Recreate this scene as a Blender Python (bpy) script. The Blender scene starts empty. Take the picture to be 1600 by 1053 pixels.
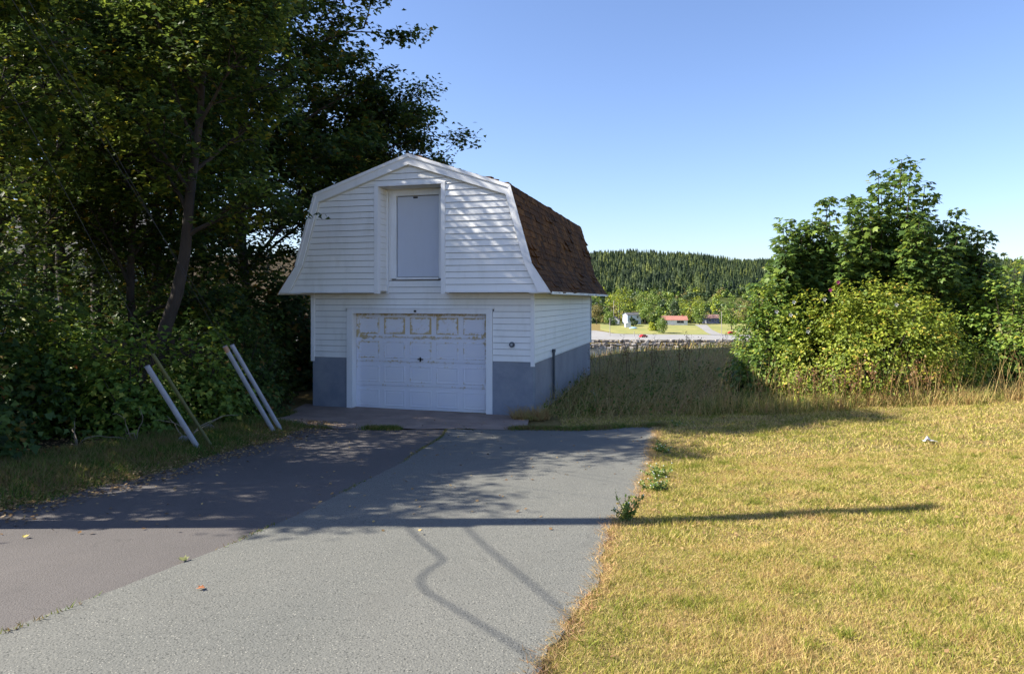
import bpy, math, random
import numpy as np
from mathutils import Vector

rng = np.random.default_rng(7)
random.seed(7)
R_ = math.radians
SUN_EL, SUN_AZ = R_(38.0), R_(1.0)      # the sun stands to the left (-X), a touch towards the viewer's back
F_PX, CU, HOR, CAM_Z = 1067.0, 800.0, 469.0, 2.31

# ------------------------------------------------------------------ camera, sky, sun
scene = bpy.context.scene
cam_data = bpy.data.cameras.new('camera')
cam = bpy.data.objects.new('camera', cam_data)
scene.collection.objects.link(cam)
cam.location = (0, 0, CAM_Z)
cam.rotation_euler = (R_(90), 0, 0)
cam_data.lens = 24.0
cam_data.sensor_width = 36.0
cam_data.shift_y = -(526.5 - HOR) / 1600.0
cam_data.clip_start = 0.1
cam_data.clip_end = 6000
scene.camera = cam

world = bpy.data.worlds.new('World')
scene.world = world
world.use_nodes = True
wn = world.node_tree.nodes
wl = world.node_tree.links
wn.clear()
w_out = wn.new('ShaderNodeOutputWorld')
w_bg = wn.new('ShaderNodeBackground')
w_sky = wn.new('ShaderNodeTexSky')
w_sky.sky_type = 'NISHITA'
w_sky.sun_disc = False
w_sky.sun_elevation = SUN_EL
w_sky.sun_rotation = R_(-90) - SUN_AZ
w_sky.altitude = 30
w_sky.air_density = 1.0
w_sky.dust_density = 0.8
w_sky.ozone_density = 3.0
w_bg.inputs['Strength'].default_value = 0.086
w_wb = wn.new('ShaderNodeMix'); w_wb.data_type = 'RGBA'; w_wb.blend_type = 'MULTIPLY'
w_wb.inputs[0].default_value = 1.0; w_wb.inputs[7].default_value = (0.93, 0.93, 1.06, 1)   # white balance of the photograph
wl.new(w_sky.outputs['Color'], w_wb.inputs[6]); wl.new(w_wb.outputs[2], w_bg.inputs['Color'])
wl.new(w_bg.outputs[0], w_out.inputs[0])

sun_data = bpy.data.lights.new('sun', 'SUN')
sun = bpy.data.objects.new('sun', sun_data)
scene.collection.objects.link(sun)
sun_data.energy = 5.0
sun_data.angle = R_(0.53)
sun_data.color = (1.0, 0.93, 0.80)
to_sun = Vector((-math.cos(SUN_EL) * math.cos(SUN_AZ), -math.cos(SUN_EL) * math.sin(SUN_AZ), math.sin(SUN_EL)))
sun.rotation_euler = to_sun.to_track_quat('Z', 'Y').to_euler()
sun.location = (-30, 0, 30)

scene.view_settings.view_transform = 'Standard'
scene.view_settings.look = 'None'
scene.view_settings.exposure = 1.42
scene.view_settings.gamma = 1.0
scene.view_settings.use_curve_mapping = False
scene.cycles.max_bounces = 8
scene.cycles.transparent_max_bounces = 8

COL = scene.collection

# ------------------------------------------------------------------ geometry helpers
class Geo:
    def __init__(s):
        s.V, s.F, s.M, s.T, s.n = [], [], [], [], 0
    def add(s, V, F, tint=0.5, mat=0):
        V = np.asarray(V, dtype=np.float32).reshape(-1, 3)
        F = np.asarray(F, dtype=np.int32)
        if F.ndim == 1:
            F = F[None]
        s.V.append(V)
        s.F.append(F + s.n)
        s.M.append(np.full(len(F), mat, np.int32))
        t = np.asarray(tint, dtype=np.float32)
        s.T.append(np.full(len(V), t, np.float32) if t.ndim == 0 else t)
        s.n += len(V)
        return s
    def box(s, x0, x1, y0, y1, z0, z1, tint=0.5, mat=0):
        V = [(x0,y0,z0),(x1,y0,z0),(x1,y1,z0),(x0,y1,z0),(x0,y0,z1),(x1,y0,z1),(x1,y1,z1),(x0,y1,z1)]
        return s.add(V, BOXF, tint, mat)
    def hexa(s, V, tint=0.5, mat=0):
        return s.add(V, BOXF, tint, mat)
    def prism_y(s, poly, y0, y1, tint=0.5, mat=0):
        """poly: list of (x,z) counter-clockwise seen from -y; extruded along y"""
        n = len(poly)
        V = [(x, y0, z) for x, z in poly] + [(x, y1, z) for x, z in poly]
        s.add(V, [list(range(n))], tint, mat)
        s.F[-1] = s.F[-1]
        b = s.n - len(V)
        s.F.append(np.array([[b + n + i for i in range(n)][::-1]], np.int32)); s.M.append(np.full(1, mat, np.int32))
        side = np.array([[b + i, b + n + i, b + n + (i + 1) % n, b + (i + 1) % n] for i in range(n)], np.int32)
        s.F.append(side); s.M.append(np.full(n, mat, np.int32))
        return s
    def tube(s, P, Rr, sides=6, tint=0.5, mat=0, cap=True):
        P = np.asarray(P, float); n = len(P)
        Rr = np.broadcast_to(np.asarray(Rr, float), (n,))
        T = np.gradient(P, axis=0)
        T /= np.linalg.norm(T, axis=1)[:, None] + 1e-9
        up = np.array([0, 0, 1.0]) if abs(T[0, 2]) < 0.9 else np.array([1.0, 0, 0])
        A = np.cross(T, up); A /= np.linalg.norm(A, axis=1)[:, None] + 1e-9
        B = np.cross(T, A)
        a = np.linspace(0, 2 * np.pi, sides, endpoint=False)
        V = P[:, None] + Rr[:, None, None] * (np.cos(a)[None, :, None] * A[:, None] + np.sin(a)[None, :, None] * B[:, None])
        V = V.reshape(-1, 3)
        i = np.arange(n - 1)[:, None] * sides; j = np.arange(sides)[None]; k = (j + 1) % sides
        F = np.stack([i + j, i + sides + j, i + sides + k, i + k], -1).reshape(-1, 4)
        s.add(V, F, tint, mat)
        if cap:
            b = s.n - len(V)
            s.F.append(np.array([[b + q for q in range(sides)]], np.int32)); s.M.append(np.full(1, mat, np.int32))
            s.F.append(np.array([[b + (n - 1) * sides + q for q in range(sides)][::-1]], np.int32)); s.M.append(np.full(1, mat, np.int32))
        return s
    def mesh(s, name, mats, smooth=False):
        me = bpy.data.meshes.new(name)
        V = np.concatenate(s.V)
        tot = [np.full(len(f), f.shape[1], np.int32) for f in s.F]
        tot = np.concatenate(tot)
        idx = np.concatenate([f.ravel() for f in s.F])
        st = np.concatenate([[0], np.cumsum(tot)[:-1]]).astype(np.int32)
        me.vertices.add(len(V)); me.vertices.foreach_set('co', V.ravel())
        me.loops.add(len(idx)); me.loops.foreach_set('vertex_index', idx)
        me.polygons.add(len(tot)); me.polygons.foreach_set('loop_start', st)
        me.polygons.foreach_set('material_index', np.concatenate(s.M))
        me.update(calc_edges=True)
        at = me.attributes.new('tint', 'FLOAT', 'POINT')
        at.data.foreach_set('value', np.concatenate(s.T))
        if not isinstance(mats, (list, tuple)):
            mats = [mats]
        for m in mats:
            me.materials.append(m)
        me.polygons.foreach_set('use_smooth', np.full(len(tot), bool(smooth)))
        return me
    def build(s, name, mats, parent=None, smooth=False, label=None, kind=None, cat=None, group=None, loc=None):
        o = bpy.data.objects.new(name, s.mesh(name, mats, smooth))
        COL.objects.link(o)
        if parent: o.parent = parent
        if loc is not None: o.location = loc
        tag(o, label, cat, group, kind)
        return o

BOXF = np.array([(0,3,2,1),(4,5,6,7),(0,1,5,4),(1,2,6,5),(2,3,7,6),(3,0,4,7)], np.int32)

def tag(o, label=None, cat=None, group=None, kind=None):
    if label: o['label'] = label
    if cat: o['category'] = cat
    if group: o['group'] = group
    if kind: o['kind'] = kind
    return o

def empty(name, loc, label, cat, group=None, rz=0.0):
    o = bpy.data.objects.new(name, None)
    COL.objects.link(o)
    o.location = loc; o.rotation_euler = (0, 0, rz); o.empty_display_size = 0.2
    return tag(o, label, cat, group)

def mcopy(o, parent, loc=None):
    c = o.copy(); COL.objects.link(c); c.parent = parent
    if loc is not None: c.location = loc
    return c

# ------------------------------------------------------------------ material helpers
def new_mat(name):
    m = bpy.data.materials.new(name); m.use_nodes = True
    nt = m.node_tree; b = nt.nodes['Principled BSDF']
    return m, nt.nodes, nt.links, b

def coord(N, L, kind='Object', scale=(1, 1, 1)):
    tc = N.new('ShaderNodeTexCoord'); mp = N.new('ShaderNodeMapping')
    mp.inputs['Scale'].default_value = scale
    L.new(tc.outputs[kind], mp.inputs['Vector'])
    return mp.outputs[0]

def wcoord(N, L, scale=(1, 1, 1)):
    tc = N.new('ShaderNodeNewGeometry'); mp = N.new('ShaderNodeMapping')
    mp.inputs['Scale'].default_value = scale
    L.new(tc.outputs['Position'], mp.inputs['Vector'])
    return mp.outputs[0]

def noise(N, L, vec, scale, detail=4, rough=0.6, out='Fac'):
    n = N.new('ShaderNodeTexNoise')
    n.inputs['Scale'].default_value = scale; n.inputs['Detail'].default_value = detail; n.inputs['Roughness'].default_value = rough
    L.new(vec, n.inputs['Vector'])
    return n.outputs[out]

def ramp(N, L, fac, stops):
    r = N.new('ShaderNodeValToRGB'); e = r.color_ramp.elements
    while len(e) < len(stops): e.new(0.5)
    for q, (p, c) in zip(e, stops):
        q.position = p
        q.color = (c, c, c, 1) if isinstance(c, (int, float)) else (*c, 1)
    L.new(fac, r.inputs[0])
    return r.outputs[0]

def mix(N, L, fac, a, b, mode='MIX'):
    m = N.new('ShaderNodeMix'); m.data_type = 'RGBA'; m.blend_type = mode
    for sock, v in ((m.inputs[0], fac), (m.inputs[6], a), (m.inputs[7], b)):
        if isinstance(v, (int, float)): sock.default_value = v
        elif isinstance(v, tuple): sock.default_value = (*v, 1)
        else: L.new(v, sock)
    return m.outputs[2]

def math_(N, L, op, a, b=0.0, clamp=False):
    m = N.new('ShaderNodeMath'); m.operation = op; m.use_clamp = clamp
    for sock, v in ((m.inputs[0], a), (m.inputs[1], b)):
        if isinstance(v, (int, float)): sock.default_value = v
        else: L.new(v, sock)
    return m.outputs[0]

def bump(N, L, b, h, strength=0.3, dist=0.01):
    bp = N.new('ShaderNodeBump'); bp.inputs['Strength'].default_value = strength; bp.inputs['Distance'].default_value = dist
    L.new(h, bp.inputs['Height']); L.new(bp.outputs[0], b.inputs['Normal'])

def simple(name, c1, c2=None, scale=3.0, rough=0.7, bs=0.0, bscale=40.0, metallic=0.0, stretch=(1, 1, 1), spec=0.5):
    m, N, L, b = new_mat(name)
    b.inputs['Roughness'].default_value = rough; b.inputs['Metallic'].default_value = metallic
    b.inputs['Specular IOR Level'].default_value = spec
    v = coord(N, L, 'Object', stretch)
    c2 = c2 or tuple(x * 0.75 for x in c1)
    f = ramp(N, L, noise(N, L, v, scale, 6, 0.65), [(0.32, 0.0), (0.68, 1.0)])
    L.new(mix(N, L, f, c1, c2), b.inputs['Base Color'])
    if bs:
        bump(N, L, b, noise(N, L, v, bscale, 5), bs, 0.01)
    return m

def leaf_mat(name, dark, mid, light, accent=None, trans=0.35, rough=0.5, patch=1.2):
    """leaf colour from the per-leaf tint, with larger drifts of colour over the crown"""
    m, N, L, b = new_mat(name)
    at = N.new('ShaderNodeAttribute'); at.attribute_name = 'tint'
    stops = [(0.0, dark), (0.5, mid), (0.93, light)]
    if accent: stops.append((1.0, accent))
    c = ramp(N, L, at.outputs['Fac'], stops)
    n = noise(N, L, wcoord(N, L), patch, 3)
    c = mix(N, L, ramp(N, L, n, [(0.35, 0.0), (0.7, 1.0)]), c, tuple(min(1, x) for x in (1.25, 1.15, 0.85)), 'MULTIPLY')
    L.new(c, b.inputs['Base Color'])
    b.inputs['Roughness'].default_value = rough
    b.inputs['Specular IOR Level'].default_value = 0.35
    t = N.new('ShaderNodeBsdfTranslucent')
    tc = mix(N, L, 1.0, c, (1.0, 1.0, 0.45), 'MULTIPLY')
    g = N.new('ShaderNodeBrightContrast'); g.inputs['Bright'].default_value = 0.02
    L.new(tc, g.inputs[0]); L.new(g.outputs[0], t.inputs['Color'])
    ms = N.new('ShaderNodeMixShader'); ms.inputs[0].default_value = trans
    L.new(b.outputs[0], ms.inputs[1]); L.new(t.outputs[0], ms.inputs[2])
    out = [x for x in N if x.type == 'OUTPUT_MATERIAL'][0]
    L.new(ms.outputs[0], out.inputs['Surface'])
    return m

# ------------------------------------------------------------------ terrain
def sstep(a, b, x):
    t = np.clip((x - a) / (b - a), 0, 1)
    return t * t * (3 - 2 * t)

WATER = -20.0
def terrain(x, y):
    x = np.asarray(x, float); y = np.asarray(y, float)
    z = 0.7 - 0.0519 * np.minimum(y, 13.5)
    z = z + 0.048 * np.clip(x - 1.2 - 0.1 * np.sin(y), 0, 13) * sstep(-4, 3, y)
    z = z + 0.22 * sstep(2.4, 5.0, x) * sstep(14, 19, y)
    z = z + 0.14 * sstep(-4.3, -5.4, x - np.clip((y - 6) * 0.22, -.4, 1.2)) * sstep(14.2, 11, y)
    z = z - 21.5 * sstep(25, 75, y)
    far = sstep(314, 320, y) * 4.4 + sstep(370, 430, y) * 3.6
    crest = 57.0 - 0.02 * np.clip(x - 80, -200, 2000) + 3.5 * np.sin(x / 70.0) + 2.0 * np.sin(x / 31.0 + 1)
    h = sstep(440, 940, y)
    far = far + (crest + 14) * (0.55 * h + 0.45 * np.clip((y - 440) / 500, 0, 1))
    z = z + far
    z = z - sstep(1000, 1500, y) * 30
    return z

def T1(x, y):
    return float(terrain(x, y))

def G(u, v):
    """where the line of sight through photo pixel (u, v) meets the near ground"""
    r = (u - CU) / F_PX; q = (v - HOR) / F_PX
    y = 6.0
    for _ in range(60):
        y = 0.5 * y + 0.5 * (CAM_Z - T1(r * y, y)) / q
    return (r * y, y, T1(r * y, y))

def at_depth(u, v, y):
    return ((u - CU) / F_PX * y, y, CAM_Z + (HOR - v) / F_PX * y)

def edge_fn(pix, lo=None, hi=None):
    P = sorted([(G(u, v)[1], G(u, v)[0]) for u, v in pix])
    ys = [p[0] for p in P]; xs = [p[1] for p in P]
    if lo: ys = [lo[0]] + ys; xs = [lo[1]] + xs
    if hi: ys = ys + [hi[0]]; xs = xs + [hi[1]]
    return lambda y: np.interp(y, ys, xs)

def wob(y, a, s=0.0):
    return a * (np.sin(y * 3.1 + s) * .5 + np.sin(y * 7.3 + 2 * s) * .3 + np.sin(y * 17.7 + s) * .25 + np.sin(y * 41 + s) * .12)

x_right0 = edge_fn([(1024, 668), (1018, 700), (1006, 750), (985, 790), (962, 812), (948, 850), (925, 920), (885, 985), (850, 1053)], lo=(-6, -2.6))
x_left0 = edge_fn([(480, 670), (440, 684), (400, 694), (330, 714), (200, 752), (100, 777), (0, 799)], lo=(-6, -6.6))
x_seam0 = edge_fn([(690, 684), (660, 702), (619, 729), (481, 798), (344, 860), (0, 994)], lo=(-2, -4.6))
x_right = lambda y: x_right0(y) + wob(y, 0.05)
x_left = lambda y: x_left0(y) + wob(y, 0.06, 2)
x_seam = lambda y: x_seam0(y) + wob(y, 0.012, 1)
Y_TOP = G(700, 672)[1]
y_top = lambda x: Y_TOP - 0.035 * x + 0.04 * np.sin(x * 4) + 0.02 * np.sin(x * 11)

# ------------------------------------------------------------------ materials of the setting
def ground_mat():
    m, N, L, b = new_mat('dry_turf_soil')
    v = wcoord(N, L)
    p = noise(N, L, v, 0.55, 5)
    f = noise(N, L, v, 9.0, 6, 0.7)
    c = mix(N, L, ramp(N, L, p, [(0.38, 0.0), (0.62, 1.0)]), (0.15, 0.115, 0.045), (0.11, 0.10, 0.03))
    c = mix(N, L, ramp(N, L, f, [(0.35, 0.0), (0.7, 1.0)]), c, (0.26, 0.19, 0.08))
    # far side of the bay: green ground under the woods
    sx = N.new('ShaderNodeSeparateXYZ'); L.new(v, sx.inputs[0])
    far = math_(N, L, 'GREATER_THAN', sx.outputs['Y'], 430.0)
    c = mix(N, L, far, c, (0.06, 0.075, 0.02))
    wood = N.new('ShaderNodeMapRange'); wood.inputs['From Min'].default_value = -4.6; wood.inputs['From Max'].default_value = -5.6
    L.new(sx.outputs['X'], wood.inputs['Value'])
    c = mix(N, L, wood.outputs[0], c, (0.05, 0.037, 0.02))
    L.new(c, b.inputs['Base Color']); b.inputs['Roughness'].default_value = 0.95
    b.inputs['Specular IOR Level'].default_value = 0.1
    bump(N, L, b, f, 0.8, 0.03)
    return m

def asphalt(name, ca, cb, cstone, cdark, stone_amt, sc=1.0):
    m, N, L, b = new_mat(name)
    v = wcoord(N, L)
    big = noise(N, L, v, 0.7, 5, 0.6)
    c = mix(N, L, ramp(N, L, big, [(0.3, 0.0), (0.7, 1.0)]), ca, cb)
    fine = noise(N, L, v, 95 * sc, 3, 0.7)
    c = mix(N, L, ramp(N, L, fine, [(0.36, 0.0), (0.46, 1.0), (1.0, 1.0)]), cdark, c)
    vo = N.new('ShaderNodeTexVoronoi'); vo.inputs['Scale'].default_value = 75 * sc; L.new(v, vo.inputs['Vector'])
    st = ramp(N, L, vo.outputs['Distance'], [(0.12, 1.0), (0.3, 0.0)])
    sel = math_(N, L, 'GREATER_THAN', noise(N, L, v, 60 * sc, 2), 0.55)
    st = math_(N, L, 'MULTIPLY', math_(N, L, 'MULTIPLY', st, sel), stone_amt)
    c = mix(N, L, st, c, cstone)
    # pale and stained patches
    pat = ramp(N, L, noise(N, L, wcoord(N, L, (1, 0.6, 1)), 2.3, 6, 0.7), [(0.52, 0.0), (0.7, 0.5)])
    c = mix(N, L, pat, c, tuple(x * 0.78 for x in ca))
    # hairline cracks and darker drips
    vw = N.new('ShaderNodeVectorMath'); vw.operation = 'ADD'
    wr = N.new('ShaderNodeTexNoise'); wr.inputs['Scale'].default_value = 2.5; wr.inputs['Detail'].default_value = 4; L.new(v, wr.inputs['Vector'])
    L.new(v, vw.inputs[0]); L.new(wr.outputs['Color'], vw.inputs[1])
    ck = N.new('ShaderNodeTexVoronoi'); ck.feature = 'DISTANCE_TO_EDGE'; ck.inputs['Scale'].default_value = .55; L.new(vw.outputs[0], ck.inputs['Vector'])
    crk = math_(N, L, 'MULTIPLY', ramp(N, L, ck.outputs['Distance'], [(0.0, 1.0), (0.007, 0.0)]), ramp(N, L, noise(N, L, v, .5, 2), [(.48, 0.0), (.56, .8)]))
    c = mix(N, L, math_(N, L, 'MULTIPLY', crk, .3), c, (0.03, 0.03, 0.028))
    spots = ramp(N, L, noise(N, L, v, 4.5, 3, .5), [(.68, 0.0), (.74, .35)])
    c = mix(N, L, spots, c, (0.05, 0.05, 0.048))
    L.new(c, b.inputs['Base Color']); b.inputs['Roughness'].default_value = 0.88
    b.inputs['Specular IOR Level'].default_value = 0.3
    bp = math_(N, L, 'ADD', fine, math_(N, L, 'MULTIPLY', vo.outputs['Distance'], -0.8))
    bump(N, L, b, bp, 0.45, 0.006)
    return m

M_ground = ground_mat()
M_asph = asphalt('grey_chip_asphalt', (0.150, 0.149, 0.133), (0.125, 0.127, 0.115), (0.42, 0.40, 0.34), (0.035, 0.037, 0.034), 0.9)
M_asph2 = asphalt('smooth_dark_asphalt', (0.118, 0.107, 0.101), (0.086, 0.079, 0.076), (0.30, 0.27, 0.25), (0.06, 0.053, 0.05), 0.35, 1.3)
M_conc = simple('worn_concrete', (0.33, 0.25, 0.20), (0.20, 0.15, 0.125), 2.2, 0.9, 0.5, 60)
M_bark = simple('bark', (0.055, 0.040, 0.030), (0.025, 0.019, 0.015), 9, 0.9, 0.8, 30, stretch=(1, 1, 0.3))
M_twig = simple('pale_twig', (0.28, 0.23, 0.17), (0.16, 0.12, 0.09), 6, 0.8)

# ------------------------------------------------------------------ ground sheet
def axis(segs):
    out = []
    for a, b, st in segs:
        out += list(np.arange(a, b, st))
    out.append(segs[-1][1])
    return np.array(out)
gx = axis([(-1600, -300, 100), (-300, -60, 20), (-60, -14, 2), (-14, 14, 0.2), (14, 60, 2), (60, 400, 10), (400, 1600, 60)])
gy = axis([(-60, -4, 4), (-4, 26, 0.2), (26, 80, 1.5), (80, 300, 20), (300, 440, 2.0), (440, 1000, 12), (1000, 2600, 100)])
X, Y = np.meshgrid(gx, gy)
Z = terrain(X, Y)
paved = (X > x_left0(Y) + .12) & (X < x_right0(Y) - .12) & (Y < Y_TOP + 1.5)
Z = Z - 0.03 * paved
rough_ = np.sin(X * 2.3 + 1.7 * np.sin(Y * 1.1)) * np.sin(Y * 2.9) * 0.006 - 0.008
Z = Z + rough_ * (~paved) * (Y < 26) * (Y > -4) * (np.abs(X) < 14) * ((X > x_right0(Y) + .3) | (X < x_left0(Y) - .3))
V = np.stack([X.ravel(), Y.ravel(), Z.ravel()], 1)
nx = len(gx)
i = np.arange(len(gy) - 1)[:, None] * nx; j = np.arange(nx - 1)[None]
Fq = np.stack([i + j, i + j + 1, i + nx + j + 1, i + nx + j], -1).reshape(-1, 4)
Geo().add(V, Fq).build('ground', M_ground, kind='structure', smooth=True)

def strip(name, mat, ys, xl, xr, n, dz, kind='structure', ytop=None):
    Ys = np.repeat(ys[:, None], n, 1)
    t = np.linspace(0, 1, n)[None]
    Xs = xl(ys)[:, None] * (1 - t) + xr(ys)[:, None] * t
    if ytop is not None:
        k = (ys - ys[0]) / (ys[-1] - ys[0])
        Ys = ys[0] + k[:, None] * (ytop(Xs) - ys[0])
    Zs = terrain(Xs, Ys) + dz
    V = np.stack([Xs.ravel(), Ys.ravel(), Zs.ravel()], 1)
    g = Geo()
    m_ = len(ys)
    i = np.arange(m_ - 1)[:, None] * n; j = np.arange(n - 1)[None]
    F = np.stack([i + j, i + j + 1, i + n + j + 1, i + n + j], -1).reshape(-1, 4)
    g.add(V, F)
    # rim skirt, so the sheet has a thickness
    rim = list(range(n)) + [r * n + n - 1 for r in range(1, m_)] + [(m_ - 1) * n + q for q in range(n - 2, -1, -1)] + [r * n for r in range(m_ - 2, 0, -1)]
    W = V[rim]; Wd = W.copy(); Wd[:, 2] -= 0.045
    k = len(rim)
    g.add(np.concatenate([W, Wd]), [[q, q + k, (q + 1) % k + k, (q + 1) % k] for q in range(k)])
    return g.build(name, mat, kind=kind)

ys = np.linspace(-6, Y_TOP, 420)
strip('driveway', M_asph2, ys, x_left, lambda y: np.maximum(x_seam(y) + 0.10, x_left(y) + .1), 24, 0.004, ytop=y_top)
strip('driveway_new_asphalt', M_asph, ys, x_seam, x_right, 40, 0.010, ytop=y_top)
# concrete apron in front of the garage door, up to the slab (the garage hides its far edge)
ap = np.array([(-4.6, Y_TOP + .25), (0.25, Y_TOP + 0.03), (0.35, 13.5), (-4.6, 15.2)])
ya = np.linspace(0, 1, 24); xa = np.linspace(0, 1, 30)
UA, VA = np.meshgrid(xa, ya)
PA = ((1 - UA)[..., None] * (1 - VA)[..., None] * ap[0] + UA[..., None] * (1 - VA)[..., None] * ap[1] + UA[..., None] * VA[..., None] * ap[2] + (1 - UA)[..., None] * VA[..., None] * ap[3])
PX, PY = PA[..., 0], PA[..., 1]
PY = PY + (1 - VA) * (0.05 * np.sin(PX * 5) + .03 * np.sin(PX * 13))
PZ = terrain(PX, PY) + 0.012
i = np.arange(23)[:, None] * 30; j = np.arange(29)[None]
Geo().add(np.stack([PX.ravel(), PY.ravel(), PZ.ravel()], 1), np.stack([i + j, i + j + 1, i + 31 + j, i + 30 + j], -1).reshape(-1, 4)).build('concrete_apron', M_conc, kind='structure')

# ------------------------------------------------------------------ water and the far shore
def water_mat():
    m, N, L, b = new_mat('bay_water')
    b.inputs['Base Color'].default_value = (0.05, 0.06, 0.06, 1)
    b.inputs['Roughness'].default_value = 0.12
    v = wcoord(N, L, (0.35, 1, 1))
    bump(N, L, b, noise(N, L, v, 1.2, 4), 0.15, 0.3)
    return m
wx = np.array([-1500.0, 1500.0]); wy = np.array([58.0, 319.0])
Geo().add([(-1500, 58, WATER), (1500, 58, WATER), (1500, 319, WATER), (-1500, 319, WATER)], [(0, 1, 2, 3)]).build('water', water_mat(), kind='structure')

M_road = simple('pale_shore_road', (0.27, 0.262, 0.25), (0.21, 0.205, 0.197), 0.08, 0.9)
M_flawn = simple('far_lawn', (0.27, 0.245, 0.075), (0.17, 0.19, 0.05), 0.09, 0.95)
def patch(name, pts, n, mat, dz, kind='structure'):
    """a sheet on the terrain between two polylines given as lists of (x, y)"""
    A, B = np.array(pts[0], float), np.array(pts[1], float)
    t = np.linspace(0, 1, n)
    def samp(P):
        d = np.r_[0, np.cumsum(np.linalg.norm(np.diff(P, axis=0), axis=1))]
        return np.stack([np.interp(t * d[-1], d, P[:, 0]), np.interp(t * d[-1], d, P[:, 1])], 1)
    a, b = samp(A), samp(B)
    k = 14
    s = np.linspace(0, 1, k)[:, None, None]
    P = a[None] * (1 - s) + b[None] * s
    z = terrain(P[..., 0], P[..., 1]) + dz
    V = np.concatenate([P, z[..., None]], -1).reshape(-1, 3)
    i = np.arange(k - 1)[:, None] * n; j = np.arange(n - 1)[None]
    F = np.stack([i + j, i + j + 1, i + n + j + 1, i + n + j], -1).reshape(-1, 4)
    return Geo().add(V, F).build(name, mat, kind=kind)

def FX(u, y):
    return (u - CU) / F_PX * y
patch('road', ([(-200, 319.3), (FX(930, 321), 319.3), (FX(1020, 321), 319.3), (FX(1140, 321), 319.3), (600, 323)], [(-200, 392), (FX(935, 392), 392), (FX(965, 372), 372), (FX(1140, 362), 362), (600, 365)]), 90, M_road, 0.12)
patch('far_lawn', ([(FX(938, 394), 394), (FX(966, 374), 374), (FX(1090, 366), 366), (FX(1150, 364), 364), (400, 368)], [(FX(938, 432), 432), (FX(1000, 436), 436), (FX(1090, 436), 436), (FX(1150, 436), 436), (400, 440)]), 60, M_flawn, 0.10)
patch('path', ([(FX(1085, 420), 420), (FX(1098, 395), 395), (FX(1113, 363), 363)], [(FX(1104, 420), 420), (FX(1112, 395), 395), (FX(1135, 363), 363)]), 12, M_road, 0.22)

# ------------------------------------------------------------------ leaves, crowns, trees
MAPLE = (np.array([(0, 0, 0), (.20, .10, 0), (.52, .22, -.06), (.34, .42, 0), (.50, .74, -.08), (.20, .66, 0), (0, 1.05, -.1),
                   (-.20, .66, 0), (-.50, .74, -.08), (-.34, .42, 0), (-.52, .22, -.06), (-.20, .10, 0)]), [list(range(12))])
MAPLE_LO = (np.array([(0, 0, 0), (.50, .25, -.05), (.24, .5, 0), (0, 1.05, -.1), (-.24, .5, 0), (-.50, .25, -.05)]), [[0, 1, 2, 3, 4, 5]])
OVAL = (np.array([(0, 0, 0), (.3, .35, .06), (.22, .8, .03), (0, 1, -.08), (-.22, .8, .03), (-.3, .35, .06)]), [[0, 1, 2, 3], [0, 3, 4, 5]])
QUAD = (np.array([(0, 0, 0), (.36, .45, 0), (0, 1, -.06), (-.36, .45, 0)]), [[0, 1, 2, 3]])

def norm(v):
    return v / (np.linalg.norm(v, axis=-1, keepdims=True) + 1e-9)

def add_leaves(g, P, size, r, tmpl=MAPLE_LO, up=1.0, jit=0.55, outward=None, droop=0.15, tint=None, svar=.35, mat=0):
    n = len(P)
    if n == 0: return
    N_ = np.stack([r.normal(0, jit, n), r.normal(0, jit, n), np.full(n, up)], 1)
    if outward is not None: N_ += outward
    N_ = norm(N_)
    A = norm(np.cross(N_, norm(r.normal(0, 1, (n, 3)))))
    if outward is not None:
        A = norm(A + outward * 0.7); 
    A = norm(A - N_ * (A * N_).sum(1, keepdims=True) + np.array([0, 0, -droop]))
    B = np.cross(A, N_)
    S = size * (1 + r.uniform(-svar, svar, n))
    tv, tf = tmpl
    V = P[:, None] + S[:, None, None] * (tv[None, :, 0:1] * B[:, None] + (tv[None, :, 1:2] - 0.2) * A[:, None] + tv[None, :, 2:3] * N_[:, None])
    k = len(tv)
    T = r.uniform(0, 1, n) if tint is None else tint
    V = V.reshape(-1, 3)
    base = (np.arange(n) * k)
    for q, f in enumerate(tf):
        F = base[:, None] + np.array(f)[None]
        if q == 0: g.add(V, F, np.repeat(T, k), mat)
        else:
            g.F.append((F + (g.n - len(V))).astype(np.int32)); g.M.append(np.full(n, mat, np.int32))

def curve_pts(p0, d, L, n, bend, r, wobble=0.08):
    pts = [np.array(p0, float)]
    d = d / np.linalg.norm(d)
    for _ in range(n):
        d = d + np.array([0, 0, bend]) / n + r.normal(0, wobble, 3)
        d /= np.linalg.norm(d)
        pts.append(pts[-1] + d * L / n)
    return np.array(pts)

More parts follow.
